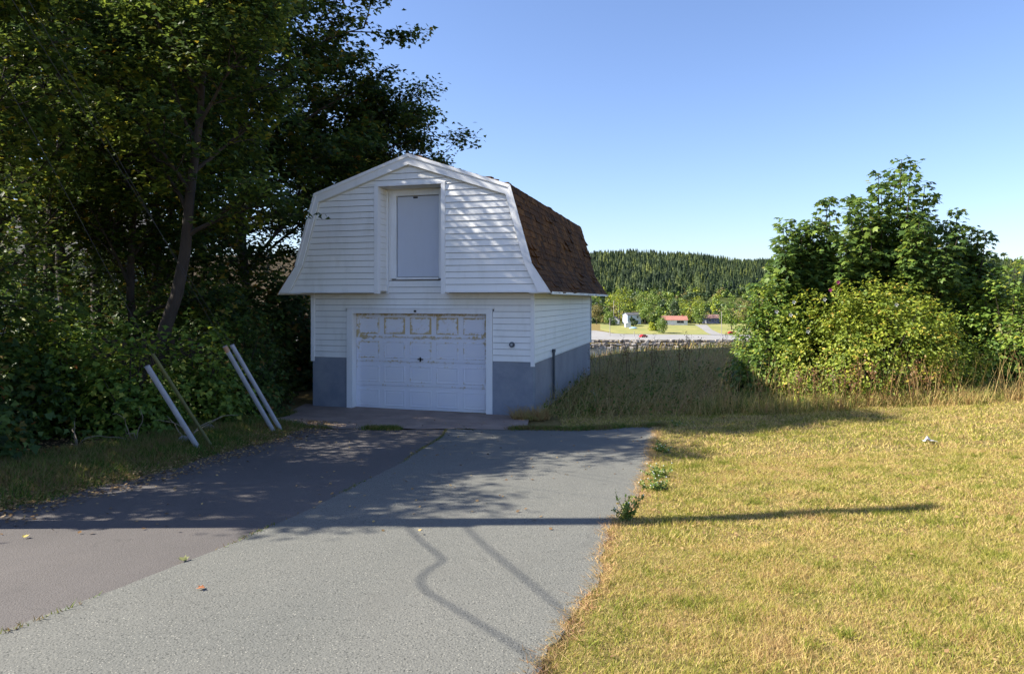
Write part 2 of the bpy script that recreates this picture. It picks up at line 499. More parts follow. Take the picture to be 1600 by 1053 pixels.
def grow(r, H, R, base=0.25, limbs=14, subs=6, twigs=5, k=20, leaf=0.11, tmpl=MAPLE_LO, trunk=None, r0=None, flat=0.42, sig=0.2,
         shape='round', elev=(25, 55), leaf_tint=None, topup=False, cl=2):
    """one tree in its own coordinates: a wood mesh and a crown mesh"""
    W, C = Geo(), Geo()
    r0 = r0 or H * 0.014
    if trunk is None:
        n = 10
        t = np.linspace(0, 1, n)
        off = np.cumsum(r.normal(0, 0.035 * H / 3, (n, 2)), 0) * 0.6
        off -= off[0]
        trunk = np.stack([off[:, 0], off[:, 1], t * H * 0.93], 1)
    else:
        trunk = np.array(trunk, float)
    hh = trunk[:, 2]
    tt = (hh - hh[0]) / (hh[-1] - hh[0])
    W.tube(np.vstack([trunk[0] - [0, 0, .3], trunk]), np.r_[r0 * 1.35, r0 * (1 - 0.88 * tt) * np.where(tt < .02, 1.2, 1)], 9)
    cen, outw = [], []
    for q in range(limbs):
        t = base + (0.97 - base) * ((q + r.uniform(0, .8)) / limbs)
        p0 = np.array([np.interp(t, tt, trunk[:, c]) for c in range(3)])
        az = q * 2.39996 + r.uniform(-.4, .4)
        if shape == 'round': prof = math.sqrt(max(0.06, 1 - ((t - 0.42) / 0.62) ** 2))
        elif shape == 'cone': prof = max(.15, 1.1 * (1 - t) + .12)
        else: prof = max(.3, 1 - .4 * t)
        L = R * prof * r.uniform(.8, 1.12)
        e = R_(r.uniform(*elev)) + t * 0.35
        d = np.array([math.cos(az) * math.cos(e), math.sin(az) * math.cos(e), math.sin(e)])
        P = curve_pts(p0, d, L, 7, -0.25 if not topup else .6, r, .07)
        lr = max(.012, r0 * .42 * (1 - .5 * t))
        W.tube(P, np.linspace(lr, lr * .25, len(P)), 6, cap=False)
        for s in range(subs):
            f = 0.22 + 0.78 * (s + r.uniform(0, .9)) / subs
            fi = f * (len(P) - 1); i0 = min(int(fi), len(P) - 2); fr = fi - i0
            b0 = P[i0] * (1 - fr) + P[i0 + 1] * fr
            dd = norm(P[i0 + 1] - P[i0])
            sd = norm(np.cross(dd, [0, 0, 1.0])) * (1 if s % 2 else -1)
            dv = dd * .7 + sd * r.uniform(.5, 1) + np.array([0, 0, r.uniform(-.25, .5)])
            Ls = L * (.30 + .25 * (1 - f)) + .25
            Q = curve_pts(b0, dv, Ls, 4, -.1 if not topup else .8, r, .12)
            W.tube(Q, np.linspace(lr * .4, lr * .1 + .003, len(Q)), 4, cap=False)
            for w in range(twigs):
                ff = r.uniform(.2, 1); qi = min(int(ff * 4), 3); q0 = Q[qi] + (Q[qi + 1] - Q[qi]) * (ff * 4 - qi)
                dv2 = norm(Q[qi + 1] - Q[qi]) + r.normal(0, .6, 3) + np.array([0, 0, .1])
                Lt = r.uniform(.25, .6) * min(1, H / 8)
                Tt = np.array([q0, q0 + norm(dv2) * Lt])
                W.tube(Tt, [.007, .003], 3, cap=False)
                for c in range(cl):
                    cen.append(Tt[0] + (Tt[1] - Tt[0]) * (1 - c * .5))
                    outw.append(dv2)
    cen = np.array(cen); outw = norm(np.array(outw)) * .35
    n = len(cen) * k
    cc = np.repeat(cen, k, 0); oo = np.repeat(outw, k, 0)
    P = cc + r.normal(0, 1, (n, 3)) * np.array([sig, sig, sig * flat])
    tint = None
    base_t = np.repeat(r.uniform(.15, .85, len(cen)), k)
    tint = np.clip(base_t + r.normal(0, .18, n), 0, .97)
    tint[r.uniform(0, 1, n) < .006] = 1.0
    add_leaves(C, P, leaf, r, tmpl, 1.0, .5, oo, tint=tint)
    return W, C

def tree(name, label, x, y, seed, leafm, group=None, cat='tree', z=None, trunkname='trunk', crownname='crown', barkm=None, **kw):
    r = np.random.default_rng(seed)
    W, C = grow(r, **kw)
    t = empty(name, (x, y, (T1(x, y) if z is None else z)), label, cat, group)
    W.build(trunkname, barkm or M_bark, t, smooth=True)
    C.build(crownname, leafm, t)
    return t

L_wood = leaf_mat('maple_leaf', (0.016, 0.038, 0.008), (0.042, 0.080, 0.012), (0.15, 0.19, 0.022), (0.34, 0.16, 0.02), trans=0.45)
L_wood2 = leaf_mat('ash_leaf', (0.022, 0.048, 0.010), (0.065, 0.11, 0.015), (0.20, 0.24, 0.028), (0.34, 0.26, 0.03), trans=0.5)
L_syc = leaf_mat('sycamore_leaf', (0.04, 0.08, 0.02), (0.085, 0.15, 0.03), (0.19, 0.26, 0.045), (0.30, 0.2, 0.04), trans=0.35)
L_rose = leaf_mat('rose_leaf', (0.09, 0.14, 0.018), (0.20, 0.26, 0.028), (0.36, 0.40, 0.05), (0.46, 0.28, 0.06), trans=0.35, patch=1.6)
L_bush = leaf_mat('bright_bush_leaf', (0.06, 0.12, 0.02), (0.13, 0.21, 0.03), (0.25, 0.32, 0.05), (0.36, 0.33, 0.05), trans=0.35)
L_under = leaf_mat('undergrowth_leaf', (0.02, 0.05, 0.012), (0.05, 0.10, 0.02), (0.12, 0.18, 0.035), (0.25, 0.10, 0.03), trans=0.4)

WG = 'trees of the wood beside the driveway'
# name, label, x, y, seed, material, grow parameters
hero_tr = [(0, 0, 0), (.10, 0, .8), (.18, .05, 1.6), (.36, .1, 2.2), (.50, .1, 2.9), (.56, .15, 3.9), (.75, .1, 5.2), (.85, .1, 6.6), (.8, .1, 8.3)]
tree('maple_tree', 'crooked thick trunked maple standing right behind the leaning guy pipes', -6.15, 11.7, 11, L_wood2, WG, trunk=hero_tr, H=8.2, R=1.5, base=.38, limbs=14, k=20, r0=.135, leaf=.10)
tree('maple_tree', 'large dark maple whose crown rises behind the left slope of the garage roof', -8.2, 20.4, 12, L_wood, WG, H=13.8, R=4.9, base=.22, limbs=24, subs=8, k=22, leaf=.155, sig=.24)
tree('maple_tree', 'dense shady maple just left of the garage front corner', -8.2, 15.2, 13, L_wood, WG, H=9.4, R=2.4, base=.14, limbs=18, subs=7, k=20, leaf=.12, sig=.25)
tree('maple_tree', 'straight slim tree behind the long wire at the upper left of the wood', -8.9, 13.4, 14, L_wood2, WG, H=9.6, R=2.8, base=.3, limbs=15, subs=6, k=20, leaf=.09)
tree('maple_tree', 'tall dark tree filling the gap far behind between wood and garage', -9.3, 23.5, 15, L_wood, WG, H=14, R=4.6, base=.08, limbs=20, subs=6, k=24, leaf=.15, sig=.32)
tree('maple_tree', 'thin loose crowned tree at the far left edge of the picture', -11.2, 15.5, 16, L_wood2, WG, H=11, R=3.0, base=.3, limbs=12, subs=6, k=18, leaf=.12)
tree('maple_tree', 'forked tree behind the leftmost bushes with sky showing through it', -12.2, 19.0, 17, L_wood, WG, H=13, R=3.6, base=.3, limbs=14, subs=6, k=20, leaf=.13)
tree('maple_tree', 'low bushy tree at the back left corner of the garage', -5.6, 24.5, 18, L_wood, WG, H=8.5, R=3.0, base=.04, limbs=16, subs=6, k=22, leaf=.14, sig=.28)
tree('maple_tree', 'leafy tree nearest to the driveway at the left picture edge', -8.2, 9.6, 19, L_wood2, WG, H=7.1, R=2.1, base=.2, limbs=15, subs=6, k=20, leaf=.10)
tree('maple_tree', 'tree overhanging the left verge with its branches reaching into the picture top', -8.9, 7.35, 20, L_wood, WG, H=5.9, R=2.1, base=.3, limbs=13, subs=6, k=20, leaf=.10)
tree('maple_tree', 'smaller tree between the crooked maple and the garage with a straight dark trunk', -7.4, 13.5, 21, L_wood, WG, H=7.6, R=1.9, base=.25, limbs=14, subs=6, k=18, leaf=.11)

tree('maple_tree', 'far dense tree low behind the sky gap at the upper left', -16.5, 24.0, 22, L_wood2, WG, H=12, R=5.0, base=.05, limbs=18, subs=6, k=15, leaf=.17, sig=.35)
tree('maple_tree', 'broad dark tree filling the back of the wood between the two tallest trunks', -12.8, 24.5, 23, L_wood, WG, H=13, R=4.2, base=.05, limbs=18, subs=6, k=15, leaf=.16, sig=.33)
tree('maple_tree', 'leafy tree behind the straight slim tree, filling the upper left', -10.8, 18.0, 24, L_wood, WG, H=12.5, R=3.4, base=.25, limbs=12, subs=5, k=16, leaf=.13, sig=.26)
tree('maple_tree', 'thin tree with light foliage high above the leftmost bushes', -9.6, 12.6, 25, L_wood2, WG, H=9.0, R=2.4, base=.25, limbs=13, subs=6, k=16, leaf=.09)
tree('maple_tree', 'tree behind the garage whose branch tips show above the middle of the left roof slope', -4.6, 23.6, 26, L_wood, WG, H=8.9, R=2.9, base=.3, limbs=16, subs=6, k=22, leaf=.14, sig=.28)

# ------------------------------------------------------------------ shrubs
def shrub_geo(r, rad, n_clump, k, leaf, tmpl, sig=.1, low=0.0, fill=.55, jit=.7, lump=.18):
    """leaf clumps through the outer part of an uneven dome, plus stems"""
    C, W = Geo(), Geo()
    d = norm(r.normal(0, 1, (n_clump, 3)))
    d[:, 2] = np.abs(d[:, 2]) * 1.0
    az = np.arctan2(d[:, 1], d[:, 0])
    lum = 1 + lump * np.sin(az * 3 + 1 + r.uniform(0, 3)) * np.cos(d[:, 2] * 5) + lump * .7 * np.sin(az * 7 + d[:, 2] * 9)
    f = (1 - (1 - fill) * r.uniform(0, 1, n_clump) ** 1.8) * lum
    cen = d * np.array(rad) * f[:, None]
    cen[:, 2] = np.maximum(cen[:, 2], low + .05)
    # lower skirt
    sk = r.uniform(0, 1, n_clump) < .25
    cen[sk, 2] *= r.uniform(0.1, 1, sk.sum())
    n = n_clump * k
    P = np.repeat(cen, k, 0) + r.normal(0, sig, (n, 3)) * np.array([1, 1, .8])
    P[:, 2] = np.maximum(P[:, 2], .04)
    out = np.repeat(norm(cen / np.array(rad)), k, 0) * .8
    tint = np.clip(np.repeat(r.uniform(.1, .9, n_clump), k) + r.normal(0, .18, n), 0, .97)
    tint[r.uniform(0, 1, n) < .008] = 1
    add_leaves(C, P, leaf, r, tmpl, .8, jit, out, tint=tint)
    for q in range(0, n_clump, max(1, n_clump // 60)):
        c = cen[q]
        P3 = np.array([[c[0] * .15, c[1] * .15, -.05], [c[0] * .45, c[1] * .45, c[2] * .5], c * .97])
        W.tube(P3, [.018, .012, .004], 5, cap=False)
    return W, C

def shrub(name, label, x, y, seed, leafm, cat='shrub', group=None, z=None, **kw):
    r = np.random.default_rng(seed)
    W, C = shrub_geo(r, **kw)
    t = empty(name, (x, y, T1(x, y) if z is None else z), label, cat, group)
    W.build('stem', M_bark, t); C.build('foliage', leafm, t)
    return t

UG = 'bushes along the foot of the wood'
under = [
    ('dark bush in the bottom left corner of the wood beside the grass verge', -6.9, 7.9, (1.1, .8, 1.5), 0),
    ('round dark bush at the left picture edge under the trees', -7.6, 9.6, (1.3, 1.0, 2.6), 0),
    ('leafy bush left of the tallest shrubs, in front of the slatted fence', -7.0, 10.5, (1.0, .9, 2.0), 1),
    ('bright green bush just left of the shorter pair of guy pipes', -5.85, 10.4, (.75, .7, 1.55), 1),
    ('light leaved sapling between the two pairs of guy pipes', -5.3, 11.6, (.75, .7, 1.7), 1),
    ('low dark bush right behind the taller guy pipes', -5.3, 13.1, (.8, .8, 1.9), 0),
    ('dark bush against the left wall of the garage', -5.6, 15.0, (.6, 1.2, 2.3), 0),
    ('high dark thicket behind the slatted fence', -9.3, 13.2, (1.6, 1.2, 3.4), 0),
    ('reddish dark bush at the far left under the pale gap in the trees', -9.6, 11.4, (1.2, 1.0, 3.2), 0),
    ('wide dark thicket left of the garage, far behind the taller guard pipes', -6.6, 18.2, (1.6, 1.3, 2.8), 0),
    ('dark thicket beyond the left rear corner of the garage', -5.2, 23.0, (2.2, 1.2, 2.6), 0),
    ('thicket at the very back of the wood below the pale gap', -11.5, 21.5, (2.6, 1.4, 2.8), 0),
    ('thicket at the back of the wood behind the crooked maple', -8.9, 20.5, (1.9, 1.3, 2.9), 0),
    ('deep thicket behind the crooked maple trunk', -7.6, 14.2, (1.5, 1.2, 2.7), 0),
]
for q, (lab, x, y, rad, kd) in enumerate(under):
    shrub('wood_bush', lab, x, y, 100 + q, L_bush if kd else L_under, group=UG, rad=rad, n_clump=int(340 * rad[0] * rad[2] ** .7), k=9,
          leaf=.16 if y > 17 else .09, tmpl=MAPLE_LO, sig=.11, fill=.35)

# right-hand shrubs
shrub('rose_bush', 'wide rounded yellow green rose bush in front of the young sycamores', 7.65, 14.3, 201, L_rose, rad=(2.1, 1.25, 2.25),
      n_clump=2600, k=11, leaf=.062, tmpl=OVAL, sig=.065, fill=.70, jit=.8, lump=.16)
shrub('green_bush', 'narrow upright light green bush at the left end of the hedge', 5.75, 15.3, 202, L_bush, rad=(.75, .8, 2.35),
      n_clump=900, k=10, leaf=.07, tmpl=OVAL, sig=.09, fill=.6, lump=.15)
shrub('green_bush', 'bright green leafy bush cut by the right picture edge', 10.9, 14.9, 203, L_bush, rad=(1.35, 1.2, 2.45),
      n_clump=1100, k=10, leaf=.085, tmpl=MAPLE_LO, sig=.10, fill=.6, lump=.2)
shrub('green_bush', 'dark shaded bush in the gap right of the rose bush', 9.6, 16.6, 204, L_syc, rad=(1.3, 1.0, 2.0),
      n_clump=600, k=10, leaf=.10, tmpl=MAPLE_LO, sig=.12, fill=.5)
shrub('green_bush', 'small dark broad leaved bush low beside the water view', 4.95, 14.4, 205, L_syc, rad=(.38, .35, .9),
      n_clump=90, k=9, leaf=.10, tmpl=MAPLE, sig=.09, fill=.4)

# young sycamores: upright leaders with tiers of big leaves
def sycamore(label, x, y, seed, H, R, n_lead, lean=(0, 0)):
    r = np.random.default_rng(seed)
    W, C = Geo(), Geo()
    pos, tn = [], []
    for q in range(n_lead):
        az = r.uniform(0, 2 * np.pi); rr = R * math.sqrt((q + .5) / n_lead)
        top = np.array([math.cos(az) * rr + lean[0], math.sin(az) * rr * .8 + lean[1], H * (1 - .42 * (rr / R) ** 1.6) * r.uniform(.88, 1.0)])
        b = np.array([top[0] * .12, top[1] * .12, 0])
        m1 = b * .6 + top * .4 + np.array([0, 0, -.25 * H * .3]); m1[:2] = b[:2] + (top[:2] - b[:2]) * .62
        P = []
        for t in np.linspace(0, 1, 14):
            P.append((1 - t) ** 2 * b + 2 * t * (1 - t) * m1 + t * t * top)
        P = np.array(P) + np.cumsum(r.normal(0, .012, (14, 3)), 0)
        W.tube(P, np.linspace(.045, .006, 14), 6, cap=False)
        # side shoots, each with its own tiers
        shoots = [(P, .18)]
        for s in range(20):
            f = r.uniform(.2, .95); k0 = int(f * 12)
            a2 = r.uniform(0, 2 * np.pi)
            dv = np.array([math.cos(a2), math.sin(a2), r.uniform(.5, 1.0)])
            Q = curve_pts(P[k0], dv, r.uniform(.35, .95) * (1.25 - f), 6, .5, r, .06)
            W.tube(Q, np.linspace(.012, .004, len(Q)), 4, cap=False)
            shoots.append((Q, 0.0))
        for Q, skip in shoots:
            d = np.r_[0, np.cumsum(np.linalg.norm(np.diff(Q, axis=0), axis=1))]
            L_ = d[-1]
            s_ = max(skip * L_ * 2, .08)
            a3 = r.uniform(0, 6)
            tiers = list(np.arange(s_, L_ - .06, r.uniform(.10, .13))) + [L_ - .03, L_]
            for s_ in tiers:
                c = np.array([np.interp(s_, d, Q[:, e]) for e in range(3)])
                for w in range(6 if s_ < L_ - .05 else 8):
                    a = a3 + w * np.pi / 2.4 + r.uniform(-.3, .3)
                    ln = r.uniform(.05, .20)
                    pos.append((c[0] + math.cos(a) * ln, c[1] + math.sin(a) * ln, c[2] + r.uniform(-.07, .07), math.cos(a), math.sin(a)))
                    tn.append(r.uniform(0, .97))
                a3 += np.pi / 2 + .2
    pos = np.array(pos)
    n = len(pos)
    A = norm(np.stack([pos[:, 3], pos[:, 4], r.uniform(-1.0, .1, n)], 1))
    N_ = norm(np.stack([r.normal(0, .4, n), r.normal(0, .4, n), np.ones(n)], 1))
    N_ = norm(N_ - A * (A * N_).sum(1, keepdims=True)); B = np.cross(A, N_)
    S = r.uniform(.09, .175, n)
    tv, tf = MAPLE
    V = pos[:, None, :3] + S[:, None, None] * (tv[None, :, 0:1] * B[:, None] + tv[None, :, 1:2] * A[:, None] + tv[None, :, 2:3] * N_[:, None])
    C.add(V.reshape(-1, 3), (np.arange(n) * 12)[:, None] + np.arange(12)[None], np.repeat(np.array(tn), 12))
    t = empty('sycamore_tree', (x, y, T1(x, y)), label, 'tree', 'young sycamores behind the rose bush')
    W.build('trunk', M_bark, t, smooth=True); C.build('crown', L_syc, t)
    return t
sycamore('tallest young sycamore, its spiky top against the sky behind the rose bush', 8.95, 16.3, 301, 5.4, 1.9, 44)
sycamore('middle young sycamore with several thin upright shoots', 7.45, 16.2, 302, 4.5, 1.05, 20)
sycamore('lower young sycamore left of the others with pointed shoots', 6.4, 15.9, 303, 4.3, .95, 20)
sycamore('small sycamore leaning right from the foot of the tallest one', 10.3, 16.4, 304, 4.1, 1.1, 18, lean=(.55, 0))

# ------------------------------------------------------------------ garage
TH = -R_(15.45)
GAR = empty('garage', (-1.961, 14.228, 0), 'white sided barn roofed garage with brown shingles at the end of the driveway', 'garage', rz=TH)

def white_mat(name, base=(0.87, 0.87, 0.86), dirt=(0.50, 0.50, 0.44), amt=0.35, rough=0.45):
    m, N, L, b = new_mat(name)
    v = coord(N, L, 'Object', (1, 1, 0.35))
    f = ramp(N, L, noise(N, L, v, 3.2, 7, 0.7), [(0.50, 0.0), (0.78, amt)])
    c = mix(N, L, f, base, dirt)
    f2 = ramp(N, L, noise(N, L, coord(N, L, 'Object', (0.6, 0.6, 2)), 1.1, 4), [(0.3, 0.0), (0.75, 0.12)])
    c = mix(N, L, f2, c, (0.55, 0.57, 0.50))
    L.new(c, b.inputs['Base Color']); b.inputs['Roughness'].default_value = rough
    bump(N, L, b, noise(N, L, coord(N, L, 'Object', (1, 1, 6)), 3, 3), 0.04, 0.004)
    return m
M_side = white_mat('white_vinyl_siding')
M_trim = white_mat('white_metal_trim', (0.84, 0.85, 0.87), (0.45, 0.46, 0.45), .4, .4)
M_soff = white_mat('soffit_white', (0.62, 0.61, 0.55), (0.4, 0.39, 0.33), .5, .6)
M_sheath = simple('grey_sheathing', (.30, .30, .31), None, 3, .9)  # its grey shows in the board gaps, standing in for lap shadows
M_found = simple('blue_grey_painted_foundation', (0.19, 0.215, 0.265), (0.29, 0.31, 0.35), 2.4, 0.75, 0.35, 45)
M_found2 = simple('pale_grey_painted_foundation', (0.33, 0.33, 0.36), (0.24, 0.24, 0.27), 1.3, 0.8, 0.4, 35)
M_dark = simple('dark_gap', (0.02, 0.02, 0.02), None, 3, .9)
M_udoor = white_mat('pale_grey_hatch_paint', (0.60, 0.64, 0.74), (0.5, 0.53, 0.6), .35, .5)

def door_mat():
    """painted steel with rust bleeding along the edges of a panel; how much comes from the piece's own property"""
    m, N, L, b = new_mat('rust_stained_door_paint')
    v = coord(N, L, 'Object')
    at = N.new('ShaderNodeAttribute'); at.attribute_type = 'OBJECT'; at.attribute_name = 'rust'
    g = N.new('ShaderNodeTexCoord'); sx = N.new('ShaderNodeSeparateXYZ'); L.new(g.outputs['Generated'], sx.inputs[0])
    def edge(s):
        d = math_(N, L, 'ABSOLUTE', math_(N, L, 'SUBTRACT', s, 0.5))
        return ramp(N, L, d, [(0.34, 0.0), (0.49, 1.0)])
    e = math_(N, L, 'MAXIMUM', edge(sx.outputs['X']), edge(sx.outputs['Z']))
    geo = wcoord(N, L, (1, 1, 1.0))
    n1 = noise(N, L, geo, 5.5, 6, .75)
    n2 = noise(N, L, geo, 26, 5, .8)
    s = math_(N, L, 'ADD', math_(N, L, 'MULTIPLY', n1, 0.9), math_(N, L, 'MULTIPLY', n2, 0.5))
    s = math_(N, L, 'ADD', s, math_(N, L, 'MULTIPLY', e, .22))
    s = math_(N, L, 'ADD', s, math_(N, L, 'MULTIPLY', at.outputs['Fac'], .22))
    r1 = ramp(N, L, s, [(0.92, 0.0), (1.02, 0.55), (1.12, 1.0)])
    c0 = mix(N, L, ramp(N, L, noise(N, L, geo, 1.3, 5), [(.3, 0.), (.7, 1.)]), (0.74, 0.75, 0.84), (0.80, 0.80, 0.84))
    c = mix(N, L, r1, c0, (0.55, 0.42, 0.22))
    r2 = ramp(N, L, s, [(1.06, 0.0), (1.16, 1.0)])
    c = mix(N, L, r2, c, (0.26, 0.13, 0.04))
    L.new(c, b.inputs['Base Color']); b.inputs['Roughness'].default_value = .5
    bump(N, L, b, noise(N, L, geo, 60, 4), .1, .003)
    return m
M_gdoor = door_mat()

def shingle_mat():
    m, N, L, b = new_mat('brown_shingle')
    at = N.new('ShaderNodeAttribute'); at.attribute_name = 'tint'
    c = ramp(N, L, at.outputs['Fac'], [(0.0, (0.035, 0.016, 0.008)), (0.5, (0.095, 0.040, 0.015)), (1.0, (0.18, 0.080, 0.026))])
    v = coord(N, L)
    f = ramp(N, L, noise(N, L, v, 14, 6, .75), [(0.5, 0.0), (0.68, 1.0)])
    c = mix(N, L, f, c, (0.26, 0.12, 0.03))
    f2 = ramp(N, L, noise(N, L, v, 1.3, 4), [(0.45, 0.0), (0.65, .6)])
    c = mix(N, L, f2, c, (0.035, 0.022, 0.018))
    L.new(c, b.inputs['Base Color']); b.inputs['Roughness'].default_value = .95; b.inputs['Specular IOR Level'].default_value = .15
    bump(N, L, b, noise(N, L, v, 120, 3), .6, .004)
    return m
M_shing = shingle_mat()

HW, DL = 2.47, 7.24                  # half width, length
PROF = [(-2.99, 2.46), (-2.58, 3.03), (-2.13, 4.53), (0, 5.25), (2.13, 4.53), (2.56, 3.03), (2.94, 2.46)]
YF, YB = -0.50, 7.62                 # front and back roof edge
Z_SB, Z_EV = 1.08, 2.46              # siding bottom, eave
# foundation (front left and right piers with the door opening, sides, back)
def gp(name, g, mat, **k):
    return g.build(name, mat, GAR, **k)
gp('foundation_wall', Geo().box(-HW, -1.63, 0.0, .2, -.45, Z_SB), M_found)
gp('foundation_wall', Geo().box(1.63, HW, 0.0, .2, -.45, Z_SB), M_found)
gp('foundation_wall', Geo().box(HW - .2, HW + .002, .203, DL, -.6, Z_SB), M_found2, label='pale grey side foundation')
gp('foundation_wall', Geo().box(-HW - .002, -HW + .2, .203, DL, -.6, Z_SB), M_found2, label='pale grey side foundation')
gp('foundation_wall', Geo().box(-HW + .21, HW - .21, DL - .2, DL - .003, -.6, Z_SB), M_found2, label='pale grey rear foundation')
gp('floor_slab', Geo().box(-HW + .01, HW - .01, .01, DL - .01, -.6, -.03), M_conc)
# sheathing behind the siding
inner = [(-HW + .02, Z_SB), (HW - .02, Z_SB), (HW - .02, 2.55), (-HW + .02, 2.55)]
gs = Geo()
gs.box(-HW + .02, -1.60, .03, .1, Z_SB + .002, 2.6); gs.box(1.60, HW - .02, .03, .1, Z_SB + .002, 2.6); gs.box(-1.598, 1.598, .03, .1, 2.12, 2.6)
gs.box(HW - .1, HW - .025, .102, DL - .03, Z_SB + .002, 2.6); gs.box(-HW + .025, -HW + .1, .102, DL - .03, Z_SB + .002, 2.6)
gs.box(-.9, .9, .03, .1, 2.602, 4.75)
gp('wall', gs, M_sheath)
def inside(z, inset):
    """half width of the gable at height z"""
    zs = [p[1] for p in PROF[:4]]; xs = [-p[0] for p in PROF[:4]]
    return float(np.interp(z, zs, xs)) - inset
back = Geo()
back.prism_y([(-2.75, 2.44)] + [(-inside(z, .12), z) for z in (2.6, 3.03, 4.5)] + [(0, 5.1)] + [(inside(z, .12), z) for z in (4.5, 3.03, 2.6)] + [(2.75, 2.44)], DL + .02, DL + .12)
back.box(-HW + .02, HW - .02, DL - .1, DL - .004, Z_SB, 2.435)
gp('rear_wall', back, M_side)

# siding: one board per course, with gaps that draw the lap shadow lines
COURSE = 0.1255
def course(xl0, xl1, xr0, xr1, z0, z1, y, name='siding_board'):
    """board on a wall facing -y: bottom edge stands proud"""
    V = [(xl0, y - .020, z0), (xr0, y - .020, z0), (xr0, y + .012, z0), (xl0, y + .012, z0),
         (xl1, y - .003, z1), (xr1, y - .003, z1), (xr1, y + .012, z1), (xl1, y + .012, z1)]
    return gp(name, Geo().hexa(V), M_side)
def side_course(z0, z1, x, s):
    V = [(x - s * .012, 0.03, z0), (x + s * .020, .03, z0), (x + s * .020, DL, z0), (x - s * .012, DL, z0),
         (x - s * .012, .03, z1), (x + s * .003, .03, z1), (x + s * .003, DL, z1), (x - s * .012, DL, z1)]
    if s < 0: V = [V[1], V[0], V[3], V[2], V[5], V[4], V[7], V[6]]
    return gp('siding_board', Geo().hexa(V), M_side)
z = Z_SB
while z < 2.52:
    z1 = z + COURSE - .009
    for s in (-1, 1):
        side_course(z, min(z1, 2.44), s * HW, s)
    if z1 < 2.14:
        course(-HW + .045, -HW + .045, -1.635, -1.635, z, z1, 0); course(1.635, 1.635, HW - .045, HW - .045, z, z1, 0)
    else:
        if z < 2.145:      # the course that is cut around the door header
            course(-HW + .045, -HW + .045, -1.665, -1.665, z, z1, 0); course(1.665, 1.665, HW - .045, HW - .045, z, z1, 0)
            if z1 > 2.16: course(-1.664, -1.664, 1.664, 1.664, 2.144, z1, 0)
        else:
            course(-HW + .045, -HW + .045, HW - .045, HW - .045, z, z1, 0)
    z += COURSE
# courses at the back of the hatch recess
for z0, z1 in ((z, z + COURSE - .001), (z + COURSE, 2.70)):
    if z1 - z0 > .02: course(-.70, -.70, .70, .70, z0, z1, 0)
course(-.70, -.70, .70, .70, 4.60, 4.70, 0)
# gable face
YG = -.42
OP, OT = .70, 4.63           # hatch recess half width, top
z = 2.50
while z < 5.05:
    z1 = min(z + COURSE, 5.13) - .009
    a0, a1 = inside(z, .14), inside(z1, .14)
    if z > 4.53: a0, a1 = max(0, (5.13 - z) / .338), max(0.01, (5.13 - z1) / .338)
    if z1 < OT:
        course(-a0, -a1, -OP - .075, -OP - .075, z, z1, YG); course(OP + .075, OP + .075, a0, a1, z, z1, YG)
    else:
        zz = max(z, OT + .045)
        if z1 - zz > .02: course(-a0, -a1, a0, a1, zz, z1, YG)
        if z < OT + .045:
            course(-a0, -a1, -OP - .075, -OP - .075, z, min(z1, zz), YG); course(OP + .075, OP + .075, a0, a1, z, min(z1, zz), YG)
    z += COURSE
gg = Geo()
gg.prism_y([(-2.80, 2.505), (-OP - .01, 2.505), (-OP - .01, 4.64), (OP + .01, 4.64), (OP + .01, 2.505), (2.76, 2.505), (inside(3.03, .1), 3.03), (2.02, 4.47), (0, 5.12), (-2.02, 4.47), (-inside(3.03, .1), 3.03)], YG + .02, YG + .08)
gp('gable_wall', gg, M_sheath)
# soffits under the overhanging gable, and recess cheeks with short boards
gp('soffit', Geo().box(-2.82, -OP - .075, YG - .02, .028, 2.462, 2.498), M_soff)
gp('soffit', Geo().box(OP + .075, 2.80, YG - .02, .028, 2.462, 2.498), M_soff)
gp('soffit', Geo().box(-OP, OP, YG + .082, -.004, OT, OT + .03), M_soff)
for s in (-1, 1):
    gp('recess_cheek', Geo().box(min(s * (OP), s * (OP + .05)), max(s * OP, s * (OP + .05)), YG + .082, -.005, 2.50, OT - .002), M_soff)
    z = 2.50
    while z < OT - .02:
        z1 = min(z + COURSE, OT) - .009
        x = s * OP
        V = [(x + s * .012, YG + .083, z), (x - s * .014, YG + .083, z), (x - s * .014, -.02, z), (x + s * .012, -.02, z),
             (x + s * .012, YG + .083, z1), (x - s * .002, YG + .083, z1), (x - s * .002, -.02, z1), (x + s * .012, -.02, z1)]
        if s > 0: V = [V[1], V[0], V[3], V[2], V[5], V[4], V[7], V[6]]
        gp('siding_board', Geo().hexa(V), M_side)
        z += COURSE
    gp('corner_post', Geo().box(s * (OP + .03) - .042, s * (OP + .03) + .042, YG - .035, YG + .082, 2.44, OT + .0), M_trim)
    gp('corner_post', Geo().box(min(s * OP, s * (OP - .045)), max(s * OP, s * (OP - .045)), -.045, -.018, 2.44, OT - .03), M_trim)
gp('header_trim', Geo().box(-OP - .072, OP + .072, YG - .034, YG + .01, OT + .003, OT + .045), M_trim)
gp('bottom_trim', Geo().box(-2.76, -OP - .075, YG - .03, YG + .018, 2.462, 2.502), M_trim)
gp('bottom_trim', Geo().box(OP + .075, 2.74, YG - .03, YG + .018, 2.462, 2.502), M_trim)
# lower corner posts
gp('corner_post', Geo().box(HW - .045, HW + .03, -.034, .03, Z_SB - .09, 2.455), M_trim)
gp('corner_post', Geo().box(-HW - .03, -HW + .045, -.034, .03, Z_SB - .09, 2.455), M_trim)
for s in (-1, 1):
    gp('corner_post', Geo().box(s * HW - .04, s * HW + .04, DL - .02, DL + .018, Z_SB - .04, 2.44), M_trim)
    gp('starter_trim', Geo().box(min(s * HW, s * (HW + .024)), max(s * HW, s * (HW + .024)), .032, DL - .022, Z_SB - .03, Z_SB - .001), M_trim)
